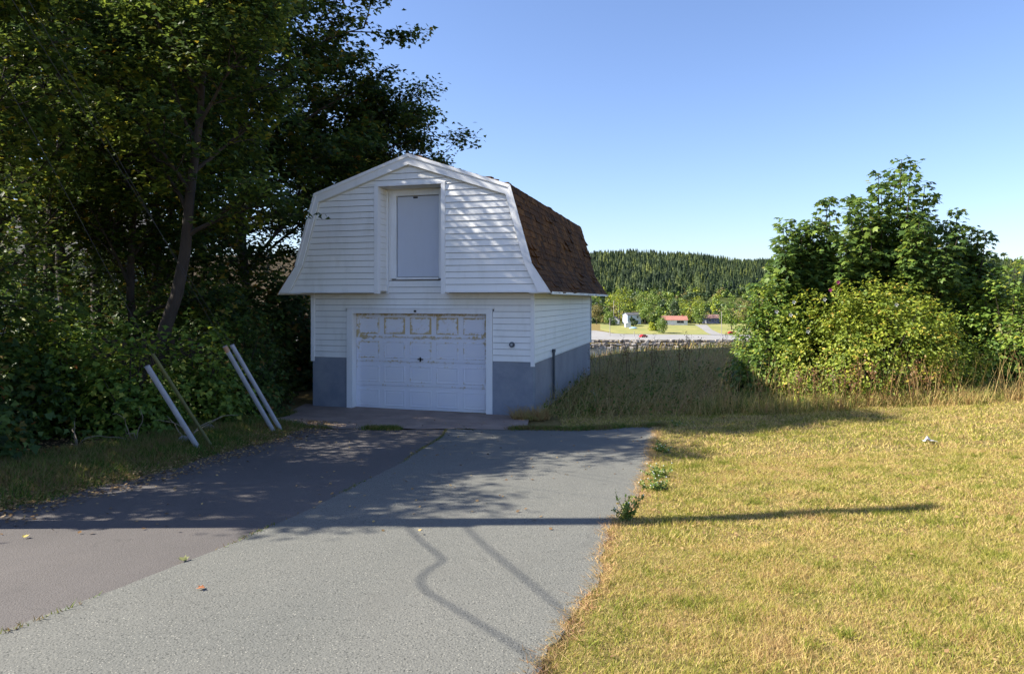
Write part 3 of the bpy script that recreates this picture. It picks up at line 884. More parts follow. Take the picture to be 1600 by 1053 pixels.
# hatch
hd = gp('loft_door', Geo().box(-.46, .46, .0, .035, 2.80, 4.47), M_udoor)
hg = Geo(); hg.box(-.445, .445, -.004, -.0005, 2.82, 4.45)
hg.build('door_skin', M_udoor, hd)
hf = Geo(); hf.box(-.60, -.475, -.035, .03, 2.76, 4.60); hf.box(.475, .60, -.035, .03, 2.76, 4.60); hf.box(-.474, .474, -.035, .03, 4.49, 4.60)
hf.box(-.60 + .13, .47, -.05, .03, 2.74, 2.785)
gp('door_frame', hf, M_trim)
gp('wall_infill', Geo().box(-.655, -.602, -.012, .03, 2.72, 4.60).box(.602, .655, -.012, .03, 2.72, 4.60), M_side)
gp('door_latch', Geo().box(-.10, .0, -.016, -.0045, 4.43, 4.462), M_dark)
# garage door frame and door
ft = Geo(); ft.box(-1.63, -1.50, -.04, .20, -.04, 2.125)
gp('door_jamb', ft, M_trim)
gp('door_jamb', Geo().box(1.50, 1.63, -.04, .20, -.04, 2.125), M_trim)
gp('door_header', Geo().box(-1.498, 1.498, -.038, .20, 2.03, 2.124), M_trim)
gp('drip_cap', Geo().box(-1.66, 1.66, -.05, .0, 2.127, 2.142), M_trim)
gp('door_lamp', Geo().box(-.07, -.02, -.055, -.039, 2.06, 2.10), M_dark, label='small grey fitting on the door header')
GD = gp('garage_door', Geo().box(-1.499, 1.499, .165, .195, -.02, 2.03), M_gdoor)
GD['rust'] = 0.2
rr = random.Random(5)
Y0 = .165
sec_h = 2.045 / 4
for row in range(4):
    zb = -.02 + row * sec_h
    s = Geo().box(-1.495, 1.495, Y0 - .022, Y0 - .001, zb + .004, zb + sec_h - .006)
    so = s.build('door_section', M_gdoor, GD); so['rust'] = {3: .42, 2: .1, 1: -.1, 0: -.3}[row]
    for c in range(5):
        w = 2.99 / 5
        x0 = -1.495 + c * w + .055; x1 = x0 + w - .11
        z0 = zb + .075; z1 = zb + sec_h - .085
        y = Y0 - .022
        g = Geo()
        # raised rim, sunk channel, raised field: one pressed panel
        def ring(xa, xb, za, zb_, ya, xc, xd, zc, zd, yb):
            V = [(xa, ya, za), (xb, ya, za), (xb, ya, zb_), (xa, ya, zb_), (xc, yb, zc), (xd, yb, zc), (xd, yb, zd), (xc, yb, zd)]
            g.add(V, [(0, 1, 5, 4), (1, 2, 6, 5), (2, 3, 7, 6), (3, 0, 4, 7)])
        ring(x0, x1, z0, z1, y - .0005, x0 + .010, x1 - .010, z0 + .010, z1 - .010, y - .009)
        ring(x0 + .010, x1 - .010, z0 + .010, z1 - .010, y - .009, x0 + .045, x1 - .045, z0 + .045, z1 - .045, y - .002)
        ring(x0 + .045, x1 - .045, z0 + .045, z1 - .045, y - .002, x0 + .065, x1 - .065, z0 + .06, z1 - .06, y - .006)
        g.add([(x0 + .065, y - .006, z0 + .06), (x1 - .065, y - .006, z0 + .06), (x1 - .065, y - .006, z1 - .06), (x0 + .065, y - .006, z1 - .06)], [(0, 1, 2, 3)])
        o = g.build('raised_panel', M_gdoor, GD)
        o['rust'] = {3: [.5, .75, .75, .75, .5][c], 2: [.35, .05, .2, .0, .1][c], 1: -.1, 0: -.4}[row]
hn = Geo(); hn.box(-.06, .06, Y0 - .045, Y0 - .022, 1.055, 1.075).box(-.012, .012, Y0 - .05, Y0 - .022, 1.02, 1.11)
hn.build('handle', M_dark, GD)
gp('door_seal', Geo().box(-1.495, 1.495, .13, .20, -.045, -.021), M_dark)

# round outlet cover, conduit
M_metal = simple('dark_grey_metal', (0.10, 0.12, 0.15), (.07, .08, .1), 4, .5, metallic=.4)
v_ = Geo(); v_.tube([(2.04, -.05, 1.42), (2.04, -.016, 1.42)], .055, 20); ov = gp('outlet_cover', v_, M_metal)
Geo().tube([(2.04, -.06, 1.42), (2.04, -.051, 1.42)], .025, 12).build('cover_cap', simple('pale_cap', (.45, .47, .5), None, 5, .5), ov)
c_ = Geo(); c_.tube([(HW + .05, 1.75, .1), (HW + .05, 1.75, 1.16)], .03, 8); c_.tube([(HW + .05, 1.75, 1.15), (HW + .05, 1.75, 1.22)], .042, 8)
gp('conduit_pipe', c_, M_metal)

# barge boards
def quad_board(name, pts, y0, y1, mat=M_trim):
    return gp(name, Geo().prism_y(pts, y0, y1), mat)
for s in (-1, 1):
    P = [(abs(x) * s, z) for x, z in (PROF[3:] if s > 0 else PROF[3::-1])]
    A, B, C_, D = P
    def o(p, dx, dz): return (p[0] - s * dx, p[1] + dz)
    def orient(q): return q if s > 0 else q[::-1]
    apex_in = (0, A[1] - .205)
    quad_board('barge_board', orient([A, apex_in, o(B, .09, -.17), B]), YF, YF + .03)
    quad_board('barge_board', orient([B, o(B, .09, -.17), o(C_, .15, -.0), C_]), YF, YF + .03)
    quad_board('barge_board', orient([C_, o(C_, .15, -.003), o(D, .25, .0), D]), YF - .003, YF + .027)
    # inner moulding strip and drip edge
    quad_board('rake_moulding', orient([(0, A[1] + .012), (0, A[1] - .055), o(B, .03, -.045), (B[0] + s * .008, B[1] + .01)]), YF - .022, YF - .001)
    quad_board('rake_moulding', orient([(B[0] + s * .008, B[1] + .008), o(B, .035, -.045), o(C_, .045, 0), (C_[0] + s * .008, C_[1])]), YF - .02, YF - .001)
    # frieze under the barge
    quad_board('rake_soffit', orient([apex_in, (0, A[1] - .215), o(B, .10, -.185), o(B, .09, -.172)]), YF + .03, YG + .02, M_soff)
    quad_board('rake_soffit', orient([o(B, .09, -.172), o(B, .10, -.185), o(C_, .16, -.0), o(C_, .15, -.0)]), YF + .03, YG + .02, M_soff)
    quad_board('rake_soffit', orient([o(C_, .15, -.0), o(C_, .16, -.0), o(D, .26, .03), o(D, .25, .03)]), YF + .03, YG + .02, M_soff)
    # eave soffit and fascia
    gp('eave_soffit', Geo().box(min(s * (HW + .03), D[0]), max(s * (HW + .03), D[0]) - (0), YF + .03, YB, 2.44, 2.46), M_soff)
    gp('fascia', Geo().box(min(D[0], D[0] + s * .02), max(D[0], D[0] + s * .02), YF + .03, YB, 2.425, 2.475), M_trim)
# roof deck and shingles
ROOF = gp('roof', Geo(), M_shing) if False else None
rd = Geo()
segs = list(zip(PROF[:-1], PROF[1:]))
for (xa, za), (xb, zb) in segs:
    d = np.array([xb - xa, zb - za]); L_ = np.linalg.norm(d); d /= L_; nrm = np.array([-d[1], d[0]])
    th = .03
    p = [np.array([xa, za]), np.array([xb, zb]), np.array([xb, zb]) - nrm * th, np.array([xa, za]) - nrm * th]
    rd.prism_y([tuple(q) for q in p[::-1]], YF + .031, YB)
ROOF = rd.build('roof', M_shing, GAR)
sg = Geo(); rs = np.random.default_rng(9)
for (xa, za), (xb, zb) in segs:
    # from low end to high end
    if zb < za: (xa, za), (xb, zb) = (xb, zb), (xa, za)
    d = np.array([xb - xa, zb - za]); L_ = np.linalg.norm(d); d /= L_
    nrm = np.array([-d[1], d[0]]); nrm = nrm if nrm[1] > 0 else -nrm
    steep = za < 4.4
    nrow = max(1, int(round(L_ / .14))); ex = L_ / nrow
    for rI in range(nrow):
        y = YF - .01 + (rI % 2) * -.0
        off = rs.uniform(0, .3)
        ycur = YF - .012
        first = True
        while ycur < YB:
            w = .30 if not first else .30 - off * .9
            first = False
            y1 = min(ycur + w, YB + .02)
            s0 = rI * ex - .012; s1 = (rI + 1) * ex + .02
            lift = .014 + rs.uniform(0, .007) + (rs.uniform(.01, .05) if (rs.uniform() < .10) else 0)
            j0, j1 = rs.normal(0, .008, 2)
            def pt(s, h): return (xa + d[0] * s + nrm[0] * h, za + d[1] * s + nrm[1] * h)
            b0, b1 = pt(s0 + j0, .002), pt(s0 + j1, .002)
            c0, c1 = pt(s0 + j0, lift), pt(s0 + j1, lift * rs.uniform(.7, 1.2))
            t0 = pt(s1, .003); t1 = pt(s1, .006)
            V = [(b0[0], ycur, b0[1]), (b1[0], y1 - .008, b1[1]), (t0[0], y1 - .008, t0[1]), (t0[0], ycur, t0[1]),
                 (c0[0], ycur, c0[1]), (c1[0], y1 - .008, c1[1]), (t1[0], y1 - .008, t1[1]), (t1[0], ycur, t1[1])]
            sg.add(V, BOXF, float(np.clip(rs.normal(.5, .25), 0, 1)))
            ycur += w
sg.build('shingles', M_shing, ROOF, kind='stuff')
cap = Geo()
y = YF - .01
while y < YB:
    h = .012 + rs.uniform(0, .02)
    cap.add([(-.13, y, 5.215), (0, y, 5.268 + h), (.13, y, 5.215), (-.13, y + .28, 5.225), (0, y + .28, 5.265), (.13, y + .28, 5.225)], [(0, 1, 4, 3), (1, 2, 5, 4)], float(rs.uniform(.2, .8)))
    y += .2
cap.build('ridge_shingles', M_shing, ROOF, kind='stuff')

# ------------------------------------------------------------------ utility pole (just outside the picture), guy wires and their pipes
M_pole = simple('weathered_pole_wood', (0.20, 0.16, 0.12), (0.12, 0.095, 0.07), 6, .9, .5, 40, stretch=(3, 3, .3))
M_wire = simple('galvanised_wire', (0.05, 0.05, 0.052), None, 20, .7, metallic=.2)
M_pipe = simple('white_plastic_pipe', (0.40, 0.40, 0.44), (0.26, 0.27, 0.30), 3, .45, stretch=(1, 1, 1))
M_pipey = simple('yellow_green_old_pipe', (0.17, 0.15, 0.035), (0.05, 0.06, 0.03), 2.5, .6)
M_orange = simple('orange_rusty_pipe_end', (0.50, 0.20, 0.08), (.4, .3, .22), 8, .6)
PXY = (-5.6, 5.78)
pz = T1(*PXY)
PTOP = pz + (3.56 + 5.6) * math.tan(SUN_EL) + .05
pole = empty('utility_pole', (PXY[0], PXY[1], pz), 'round weathered wooden utility pole beside the left verge', 'utility pole')
Geo().tube([(0, 0, -.5), (0, 0, 2.5), (0, 0, PTOP - pz)], [.135, .125, .095], 16).build('post', M_pole, pole, smooth=True)
Geo().box(-.08, .08, -.16, -.105, 3.6, 3.95).build('wire_bracket', M_metal, pole)
def wire(label, A, B, rad, sag=0.0, name='guy_wire', mid=None, cat='wire', mat=None, n=14):
    A, B = np.array(A), np.array(B)
    t = np.linspace(0, 1, n)[:, None]
    P = A * (1 - t) + B * t
    P[:, 2] -= (4 * t * (1 - t))[:, 0] * sag
    return Geo().tube(P, rad, 6).build(name, mat or M_wire, label=label, cat=cat)

anch = [G(430, 673), G(322, 699)]
top = (PXY[0], PXY[1], PTOP - .25)
def along(A, B, d):
    A, B = np.array(A, float), np.array(B, float)
    return A + (B - A) / np.linalg.norm(B - A) * d
def pipe(label, a, b, rad, mat, mat2=None, group='plastic guards over the guy wires'):
    a, b = np.array(a, float), np.array(b, float)
    d = (b - a) / np.linalg.norm(b - a)
    g = Geo(); L_ = np.linalg.norm(b - a)
    side = norm(np.cross(d, [0, 0, 1.0])); u = np.cross(side, d)
    k = 14; an = np.linspace(0, 2 * np.pi, k, endpoint=False)
    rings = []
    for q, rd_ in ((0, rad), (L_, rad), (L_, rad * .78), (L_ - .25, rad * .78)):
        rings.append(a + d * q + rd_ * (np.cos(an)[:, None] * side + np.sin(an)[:, None] * u))
    V = np.concatenate(rings)
    for q in range(3):
        g.add(V[q * k:(q + 2) * k], [[j, (j + 1) % k, (j + 1) % k + k, j + k] for j in range(k)], mat=0)
    o = empty('guy_guard_pipe', tuple(a), label, 'pipe', group)
    pp = g.build('pipe', mat, o, loc=tuple(-a), smooth=False)
    if mat2:
        g2 = Geo()
        Vr = [a + d * q + rad * 1.06 * (np.cos(an)[:, None] * side + np.sin(an)[:, None] * u) for q in (L_ - .10, L_ - .001)]
        g2.add(np.concatenate(Vr), [[j, (j + 1) % k, (j + 1) % k + k, j + k] for j in range(k)])
        g2.build('pipe_end', mat2, o, loc=tuple(-a))
    return o
A1, A2 = anch
a1 = np.array(A1) - [0, 0, .06]; a2 = np.array(A2) - [0, 0, .06]
def px_at(u, v, y): return np.array(at_depth(u, v, y))
d1 = 10.35
pipe('front white guard pipe with an orange end, standing beside the driveway edge', a1, px_at(351, 541, d1), .034, M_pipe, M_orange)
pipe('rear white guard pipe of the taller pair beside the driveway edge', a1 + np.array([.06, .16, 0]), px_at(362, 539, d1 + .22), .033, M_pipe)
pipe('lone clean white guard pipe with an open dark top, nearer to the left', a2 + np.array([-.05, -.05, 0]), px_at(229.5, 572, 8.75), .034, M_pipe)
pipe('mossy yellow and grey guard pipe crossing behind the clean white one', a2 + np.array([.05, .12, 0]), px_at(238, 553, 8.95), .023, M_pipey)
wire('guy wire rising from the orange ended guard pipe', px_at(351, 541, d1), top, .003)
wire('guy wire rising from the rear pipe of the taller pair', px_at(362, 539, d1 + .22), (top[0], top[1], top[2] - .5), .003)
wire('guy wire rising from the mossy pipe', px_at(238, 553, 8.95), (top[0], top[1], top[2] - .9), .003)
# service cables between the pole and the house behind the viewer; seen here by the shadows they throw
def unshadow(u, v, x):
    p = np.array(G(u, v)); k = (p[0] - x) / math.cos(SUN_EL)
    return p + np.array([-math.cos(SUN_EL), 0, math.sin(SUN_EL)]) * k
c1 = [unshadow(720, 822, -5.5), unshadow(760, 862, -5.2), unshadow(830, 920, -4.8), unshadow(905, 985, -4.4)]
last = c1[-1] + np.array([-3.5, -9.0, 0.4])
Geo().tube(np.array(c1 + [last]), .009, 6).build('service_cable', simple('black_cable', (.03, .03, .03), None, 5, .6), label='straight black cable leading off the utility pole', cat='cable')
c2 = [(630, 822), (655, 850), (682, 872), (690, 885), (672, 897), (656, 915), (668, 935), (705, 958), (755, 990), (810, 1025), (850, 1055)]
c2 = [unshadow(u, v, -5.45 + .07 * q) for q, (u, v) in enumerate(c2)]
c2.append(c2[-1] + (c2[-1] - c2[-2]) * 12)
def smooth_line(P, m=6):
    P = np.array(P); Q = []
    for k in range(len(P) - 1):
        a = P[max(k - 1, 0)]; b = P[k]; c = P[k + 1]; d = P[min(k + 2, len(P) - 1)]
        for t in np.linspace(0, 1, m, endpoint=False):
            Q.append(.5 * (2 * b + (c - a) * t + (2 * a - 5 * b + 4 * c - d) * t * t + (3 * b - a - 3 * c + d) * t ** 3))
    return np.array(Q + [P[-1]])
Geo().tube(np.vstack([smooth_line(c2[:-1]), c2[-1]]), .009, 6).build('service_cable', bpy.data.materials['black_cable'], label='slack looping black cable leading off the utility pole', cat='cable')

# ------------------------------------------------------------------ fence and house glimpsed through the wood
M_fence = simple('dark_fence_wood', (0.07, 0.045, 0.035), (.04, .028, .02), 5, .9, .4, 30)
fa, fb = np.array([-10.5, 10.9]), np.array([-5.6, 12.9])
fd = (fb - fa) / np.linalg.norm(fb - fa); fl = np.linalg.norm(fb - fa)
FEN = empty('slatted_fence', (fa[0], fa[1], T1(*fa)), 'dark vertical slatted fence half hidden in the bushes of the wood', 'fence', rz=math.atan2(fd[1], fd[0]))
rl = Geo(); rl.box(0, fl, .02, .06, .35, .43); rl.box(0, fl, .02, .06, 1.0, 1.08); rl.build('rail', M_fence, FEN)
sm = Geo().box(-.045, .045, -.004, .018, .05, 1.35).mesh('slat', M_fence)
q = 0.06
while q < fl:
    o = bpy.data.objects.new('slat', sm); COL.objects.link(o); o.parent = FEN; o.location = (q, 0, random.uniform(-.05, .03)); q += .155

M_hwall = simple('pale_house_siding', (0.62, 0.66, 0.74), (.5, .54, .62), 1, .6)
M_hroof = simple('grey_house_roof', (0.10, 0.10, 0.11), None, 2, .9)
M_glass = simple('window_glass', (0.03, 0.04, 0.05), None, 1, .08)
M_red = simple('red_shed_paint', (0.25, 0.035, 0.02), None, 2, .7)
def house(label, x, y, w, d, h, rh, wall, roof, rz=0.0, wins=(), z=None, door=None, group=None, chim=False, name='house', over=.4, flat=False):
    z = T1(x, y) if z is None else z
    H_ = empty(name, (x, y, z), label, 'house', group, rz)
    g = Geo().box(-w / 2, w / 2, 0, d, -1.5, h)
    g.build('wall', wall, H_)
    gb = Geo()
    gb.add([(-w / 2, 0, h), (-w / 2, d, h), (-w / 2, d / 2, h + rh * .92)], [(0, 2, 1)]); gb.add([(w / 2, 0, h), (w / 2, d, h), (w / 2, d / 2, h + rh * .92)], [(0, 1, 2)])
    gb.build('gable', wall, H_)
    r = Geo(); W2 = w / 2 + over; t = .18
    sl = rh / (d / 2)
    for yy0, zz0 in ((-over, h - over * sl), (d + over, h - over * sl)):
        V = [(-W2, yy0, zz0), (W2, yy0, zz0), (W2, d / 2, h + rh), (-W2, d / 2, h + rh)]
        V2 = [(a, b, c + t) for a, b, c in V]
        r.hexa(V + V2)
    rf = r.build('roof', roof, H_)
    if chim: Geo().box(w * .32, w * .32 + .7, d / 2 - .3, d / 2 + .3, h + rh - .6, h + rh + 1).build('chimney', M_red, rf)
    for (cx, cz, ww, wh) in wins:
        f = Geo().box(cx - ww / 2 - .08, cx + ww / 2 + .08, -.06, -.002, cz - wh / 2 - .08, cz + wh / 2 + .08).build('window', M_fw, H_)
        Geo().box(cx - ww / 2, cx - .03, -.075, -.0605, cz - wh / 2, cz + wh / 2).box(cx + .03, cx + ww / 2, -.075, -.0605, cz - wh / 2, cz + wh / 2).build('pane', M_glass, f)
    if door:
        Geo().box(door[0] - .5, door[0] + .5, -.06, -.002, .2, 2.3).build('door', door[1], H_)
        Geo().box(door[0] - .9, door[0] + .9, -1.2, -.062, -.5, .2).build('step', M_conc, H_)
    return H_
M_fw = simple('white_window_frame', (.75, .75, .74), None, 2, .5)
house('pale blue house glimpsed between the trunks of the wood', -19, 27, 7, 7, 4.2, 2.0, M_hwall, M_hroof, R_(20), wins=((-1.5, 2.2, 1.2, 1.1), (1.8, 2.2, 1.2, 1.1)))

# ------------------------------------------------------------------ far side of the bay
M_cwhite = simple('cottage_white', (.72, .72, .70), None, .5, .6)
M_cred = simple('salmon_red_roof', (.36, .16, .12), (.30, .13, .10), .5, .8)
M_cblue = simple('pale_blue_clapboard', (.50, .57, .68), None, .5, .6)
M_cnavy = simple('slate_blue_wall', (.09, .11, .19), None, .5, .6)
M_cbrown = simple('pinkish_brown_roof', (.28, .16, .13), None, .5, .8)
house('white bungalow with a salmon red roof across the water', FX(1055, 418), 418, 15, 8, 3.2, 2.3, M_cwhite, M_cred, R_(-3),
      wins=((3.2, 2.0, 4.2, 1.4), (-5.4, 2.0, 1.4, 1.3)), door=(-1.6, M_fw), chim=True)
house('pale blue two storey house half hidden under tall trees across the water', FX(991, 424), 424, 9, 8, 6.0, 1.2, M_cblue, M_hroof, R_(12),
      wins=((2.2, 4.6, 1.0, 1.3), (-1.8, 4.6, 1.0, 1.3), (2.2, 1.8, 1.0, 1.3)))
house('white gabled outbuilding left of the two storey house across the water', FX(967, 428), 428, 4.0, 6, 2.8, 2.0, M_cwhite, M_hroof, R_(70), wins=())
house('dark blue house with a brown roof at the far driveway end', FX(1112, 432), 432, 9.5, 8, 3.6, 2.0, M_cnavy, M_cbrown, R_(-8),
      wins=((-1.2, 2.2, 1.6, 1.4), (2.6, 2.2, 1.2, 1.2)), door=(-3.6, M_fw))
sh = empty('garden_shed', (FX(981.5, 405), 405, T1(FX(981, 405), 405)), 'small white shed on the grass beside the road across the water', 'shed')
Geo().box(-1.6, 1.6, 0, 3, -.4, 2.4).build('wall', M_cwhite, sh)
Geo().prism_y([(-1.8, 2.4), (1.8, 2.4), (0, 3.3)], -.2, 3.2).build('roof', M_cwhite, sh)
bt = empty('rowing_boat', (FX(989.5, 400), 400, T1(FX(989, 400), 400) + .2), 'upturned light blue boat on the grass right of the white shed', 'boat')
g = Geo(); n = 9; ring = []
for q in range(n):
    t = q / (n - 1) * 2 - 1; w_ = .9 * (1 - abs(t) ** 2.5) + .05
    for a in np.linspace(0, np.pi, 7):
        ring.append((t * 2.6, math.cos(a) * w_, math.sin(a) * w_ * .9))
g.add(ring, [(a * 7 + b, a * 7 + b + 1, a * 7 + b + 8, a * 7 + b + 7) for a in range(n - 1) for b in range(6)])
g.build('hull', simple('light_blue_paint', (.35, .55, .68), None, 1, .5), bt, smooth=True)
Geo().box(-2.4, 2.4, -.03, .03, .8, .9).build('keel', M_cblue, bt)

M_carred = simple('red_car_paint', (.45, .02, .02), None, 1, .3)
M_tyre = simple('tyre_rubber', (.02, .02, .02), None, 1, .9)
def car(label, x, y, rz):
    c = empty('parked_car', (x, y, T1(x, y) + .13), label, 'car', 'red cars across the water', rz)
    b = Geo().prism_y([(-2.2, .3), (2.2, .3), (2.25, .75), (1.3, .92), (.75, 1.42), (-1.1, 1.45), (-1.9, 1.0), (-2.25, .9)], -.85, .85)
    b.build('body', M_carred, c)
    w = Geo().prism_y([(-1.0, .98), (1.05, .95), (.68, 1.36), (-1.0, 1.38)], -.86, .86)
    w.build('window', M_glass, c)
    for sx in (-1.35, 1.35):
        for sy in (-.8, .8):
            o = Geo().tube([(sx, sy - .1, .32), (sx, sy + .1, .32)], .32, 12).build('wheel', M_tyre, c)
    return c
car('small red car parked on the shore road in front of the rock wall', FX(1005.5, 338), 338, R_(35))
car('red car standing under the trees right of the bungalow across the water', FX(1144, 372), 372, R_(10))

def upole(label, u, v_base, y, h, arm=True):
    x = FX(u, y); p = empty('utility_pole', (x, y, T1(x, y)), label, 'utility pole', 'utility poles across the water')
    Geo().tube([(0, 0, -.5), (0, 0, h)], [.2, .14], 8).build('post', M_fpole, p)
    if arm: Geo().box(-1.1, 1.1, -.06, .06, h - 1.0, h - .85).build('crossarm', M_fpole, p)
M_fpole = simple('grey_far_pole', (.34, .31, .27), None, 1, .8)
upole('utility pole with a crossarm by the road bend across the water', 953, 530, 352, 9.5)
upole('plain tall pole between the trees left of the two storey house across the water', 959, 520, 420, 15, False)
upole('pale pole at the mouth of the far driveway, right of the bungalow', 1127.5, 527, 362, 12.5, False)
upole('short post on the shore road behind the rock wall', 991, 530, 350, 2.6, False)

# rock wall along the shore
def rock_wall():
    r = np.random.default_rng(33); g = Geo()
    base = np.array([(-1,-1,-1),(1,-1,-1),(1,1,-1),(-1,1,-1),(-1,-1,1),(1,-1,1),(1,1,1),(-1,1,1)], float)
    x = -60.0
    while x < 260:
        for lv in range(3):
            s = np.array([r.uniform(.4, 1.3), r.uniform(.4, .9), r.uniform(.35, 1.0)])
            V = base * s * r.uniform(.45, 1.1, (8, 3)) + np.array([x + r.uniform(-.3, .3), 315.3 + lv * 1.5, WATER + .4 + lv * 1.4])
            g.add(V, BOXF, float(r.uniform(0, 1)))
        x += r.uniform(.95, 1.7)
    m, N, L, b = new_mat('shore_rock')
    at = N.new('ShaderNodeAttribute'); at.attribute_name = 'tint'
    L.new(ramp(N, L, at.outputs['Fac'], [(0, (.10, .08, .065)), (.5, (.26, .22, .18)), (1, (.48, .43, .37))]), b.inputs['Base Color']); b.inputs['Roughness'].default_value = .9
    g.build('rock_wall', m, kind='stuff', label='wall of piled boulders along the far shore')
rock_wall()

# individual leafy trees across the water
L_far = [leaf_mat('far_yellow_green', (.12, .17, .012), (.24, .29, .018), (.40, .41, .03), trans=.25, patch=.25),
         leaf_mat('far_mid_green', (.06, .11, .02), (.12, .19, .03), (.23, .29, .04), trans=.2, patch=.2),
         leaf_mat('far_dark_green', (.018, .04, .014), (.035, .065, .02), (.07, .11, .03), trans=.15, patch=.2),
         leaf_mat('far_olive', (.11, .10, .04), (.18, .16, .05), (.27, .22, .08), trans=.2, patch=.2)]
def far_tree_arrays(r, rad, ch, n, leaf):
    """several overlapping lobes filled with leaf clumps"""
    nl = 7
    lob = np.stack([r.uniform(-.55, .55, nl) * rad, r.uniform(-.5, .5, nl) * rad, ch * r.uniform(.25, .95, nl)], 1)
    lr = rad * r.uniform(.38, .62, nl)
    k = r.integers(0, nl, n)
    d = norm(r.normal(0, 1, (n, 3)))
    f = r.uniform(.6, 1.08, n)
    P = lob[k] + d * (lr[k] * f)[:, None]
    P[:, 2] = np.clip(P[:, 2], .4, None)
    return P, d
def far_tree(label, u, y, rad, h, mi, seed, base=.12, cat='tree'):
    r = np.random.default_rng(seed)
    x = FX(u, y); z = T1(x, y)
    t = empty('leafy_tree', (x, y, z), label, cat, 'leafy trees across the water')
    P, d = far_tree_arrays(r, rad, h * (1 - base) * .85, 1500, 1)
    P[:, 2] += h * base * .9
    P[:, 2] *= h / P[:, 2].max()
    C = Geo(); add_leaves(C, P, .62, r, QUAD, .5, .6, d * .9, tint=np.clip(r.normal(.5, .25, len(P)), 0, 1))
    C.build('crown', L_far[mi], t)
    Geo().tube([(0, 0, -.5), (.1, 0, h * .35), (0, .1, h * .7)], [.32, .24, .1], 7).build('trunk', M_bark, t)
far_tree('brightest yellow green tree over the two storey house', 968, 432, 10.5, 24, 0, 401)
far_tree('second tall green tree right of the brightest one across the water', 1013, 436, 9.5, 23, 1, 402)
far_tree('tree between the two storey house and the bungalow', 1008, 422, 4.5, 13, 1, 403)
far_tree('round green bush tree on the lawn in front of the bungalow', 1036, 378, 4.6, 9.5, 1, 404, base=.0)
far_tree('low green bush left of the round one on the bungalow lawn', 1020, 392, 3.0, 5, 0, 405, base=0)
far_tree('wide bright round tree right behind the bungalow', 1079, 433, 8.0, 18, 0, 406, base=.02)
far_tree('darker tree between the bungalow and the dark blue house', 1093, 424, 4.5, 12, 1, 407, base=.02)
far_tree('grey green tree at the road bend farthest left across the water', 932, 425, 5.5, 13, 3, 408, base=.0)
far_tree('green tree beside the pale pole at the far driveway', 1143, 395, 6, 15.5, 1, 409, base=.0)
far_tree('orange tinged tree behind the pale pole', 1160, 430, 6, 17, 3, 410, base=.0)
far_tree('dark tree behind the bungalow roof', 1050, 446, 5.5, 17, 2, 411, base=.0)
far_tree('bushy tree in front of the two storey house wall', 990, 412, 2.4, 5.5, 2, 412, base=0)
far_tree('low tree hiding the left corner of the white outbuilding', 954, 418, 4.0, 9, 1, 413, base=0)

# mixed woodland and the spruce forest on the hill: two masses
def woodland():
    r = np.random.default_rng(55)
    gs_ = [Geo() for _ in range(4)]
    n = 1500
    xs = r.uniform(-60, 560, n); ys_ = 438 + 190 * r.uniform(0, 1, n) ** 1.1
    xs = xs * (ys_ / 500)
    for x, y in zip(xs, ys_):
        dens = np.sin(x / 23) * np.sin(y / 19 + 1)
        mi = int(np.clip(round(r.normal((1.75 if y < 500 else 1.3) + .8 * dens, .8)), 0, 3))
        rad = r.uniform(2.2, 4.4); h = r.uniform(5, 11)
        if y < 450: h *= .8
        P, d = far_tree_arrays(r, rad, h * .8, 150, 1)
        P += np.array([x, y, T1(x, y)])
        add_leaves(gs_[mi], P, 1.25, r, QUAD, .5, .6, d * .9, tint=np.clip(r.normal(.5, .25, len(P)), 0, 1))
    g = Geo()
    for mi, q in enumerate(gs_):
        for V, T in zip(q.V, q.T): pass
        off = g.n
        g.V += q.V; g.T += q.T
        g.F += [f + off for f in q.F]; g.M += [np.full(len(f), mi, np.int32) for f in q.F]; g.n += q.n
    g.build('woodland', L_far, kind='stuff', label='mixed leafy woodland at the foot of the hill')
woodland()

def forest():
    r = np.random.default_rng(66); g = Geo()
    n = 13000
    ys_ = 585 + 400 * r.uniform(0, 1, n) ** .9
    xs = r.uniform(.02, .95, n) * ys_
    zs = terrain(xs, ys_)
    lev = 4; sd = 6
    a = np.linspace(0, 2 * np.pi, sd, endpoint=False)
    for q in range(n):
        h = r.uniform(5.5, 14) * (1 + .10 * math.sin(xs[q] / 17 + 2 * math.sin(ys_[q] / 40))); w = h * r.uniform(.15, .30)
        x, y, z = xs[q], ys_[q], zs[q]
        V, F = [], []
        for l in range(lev):
            zb = z + h * (.08 + .22 * l); zt = z + h * min(1.0, .42 + .22 * l)
            rw = w * (1 - .24 * l)
            rr_ = rw * (1 + .25 * np.where(np.arange(sd) % 2, 1, -1) * r.uniform(.4, 1, sd))
            a0 = a + r.uniform(0, 1)
            b = len(V)
            V += list(zip(x + np.cos(a0) * rr_, y + np.sin(a0) * rr_, np.full(sd, zb) - rr_ * .2))
            V.append((x, y, zt))
            F += [(b + k, b + (k + 1) % sd, b + sd) for k in range(sd)]
        if r.uniform() < .10:
            for q_ in range(len(V)): V[q_] = (V[q_][0], V[q_][1], z + (V[q_][2] - z) * .62)
            g.add(V, F, float(r.uniform(.8, 1))); continue
        g.add(V, F, float(np.clip(r.normal(.42, .24) + .22 * math.sin(xs[q] / 13 + 1.5 * math.sin(ys_[q] / 23)) * math.sin(ys_[q] / 31), 0, 1)))
    m = leaf_mat('spruce_needles', (.012, .026, .010), (.034, .056, .016), (.095, .115, .022), trans=0.0, rough=.8, patch=.02)
    g.build('spruce_forest', m, kind='stuff', label='dense spruce forest covering the hill')
forest()

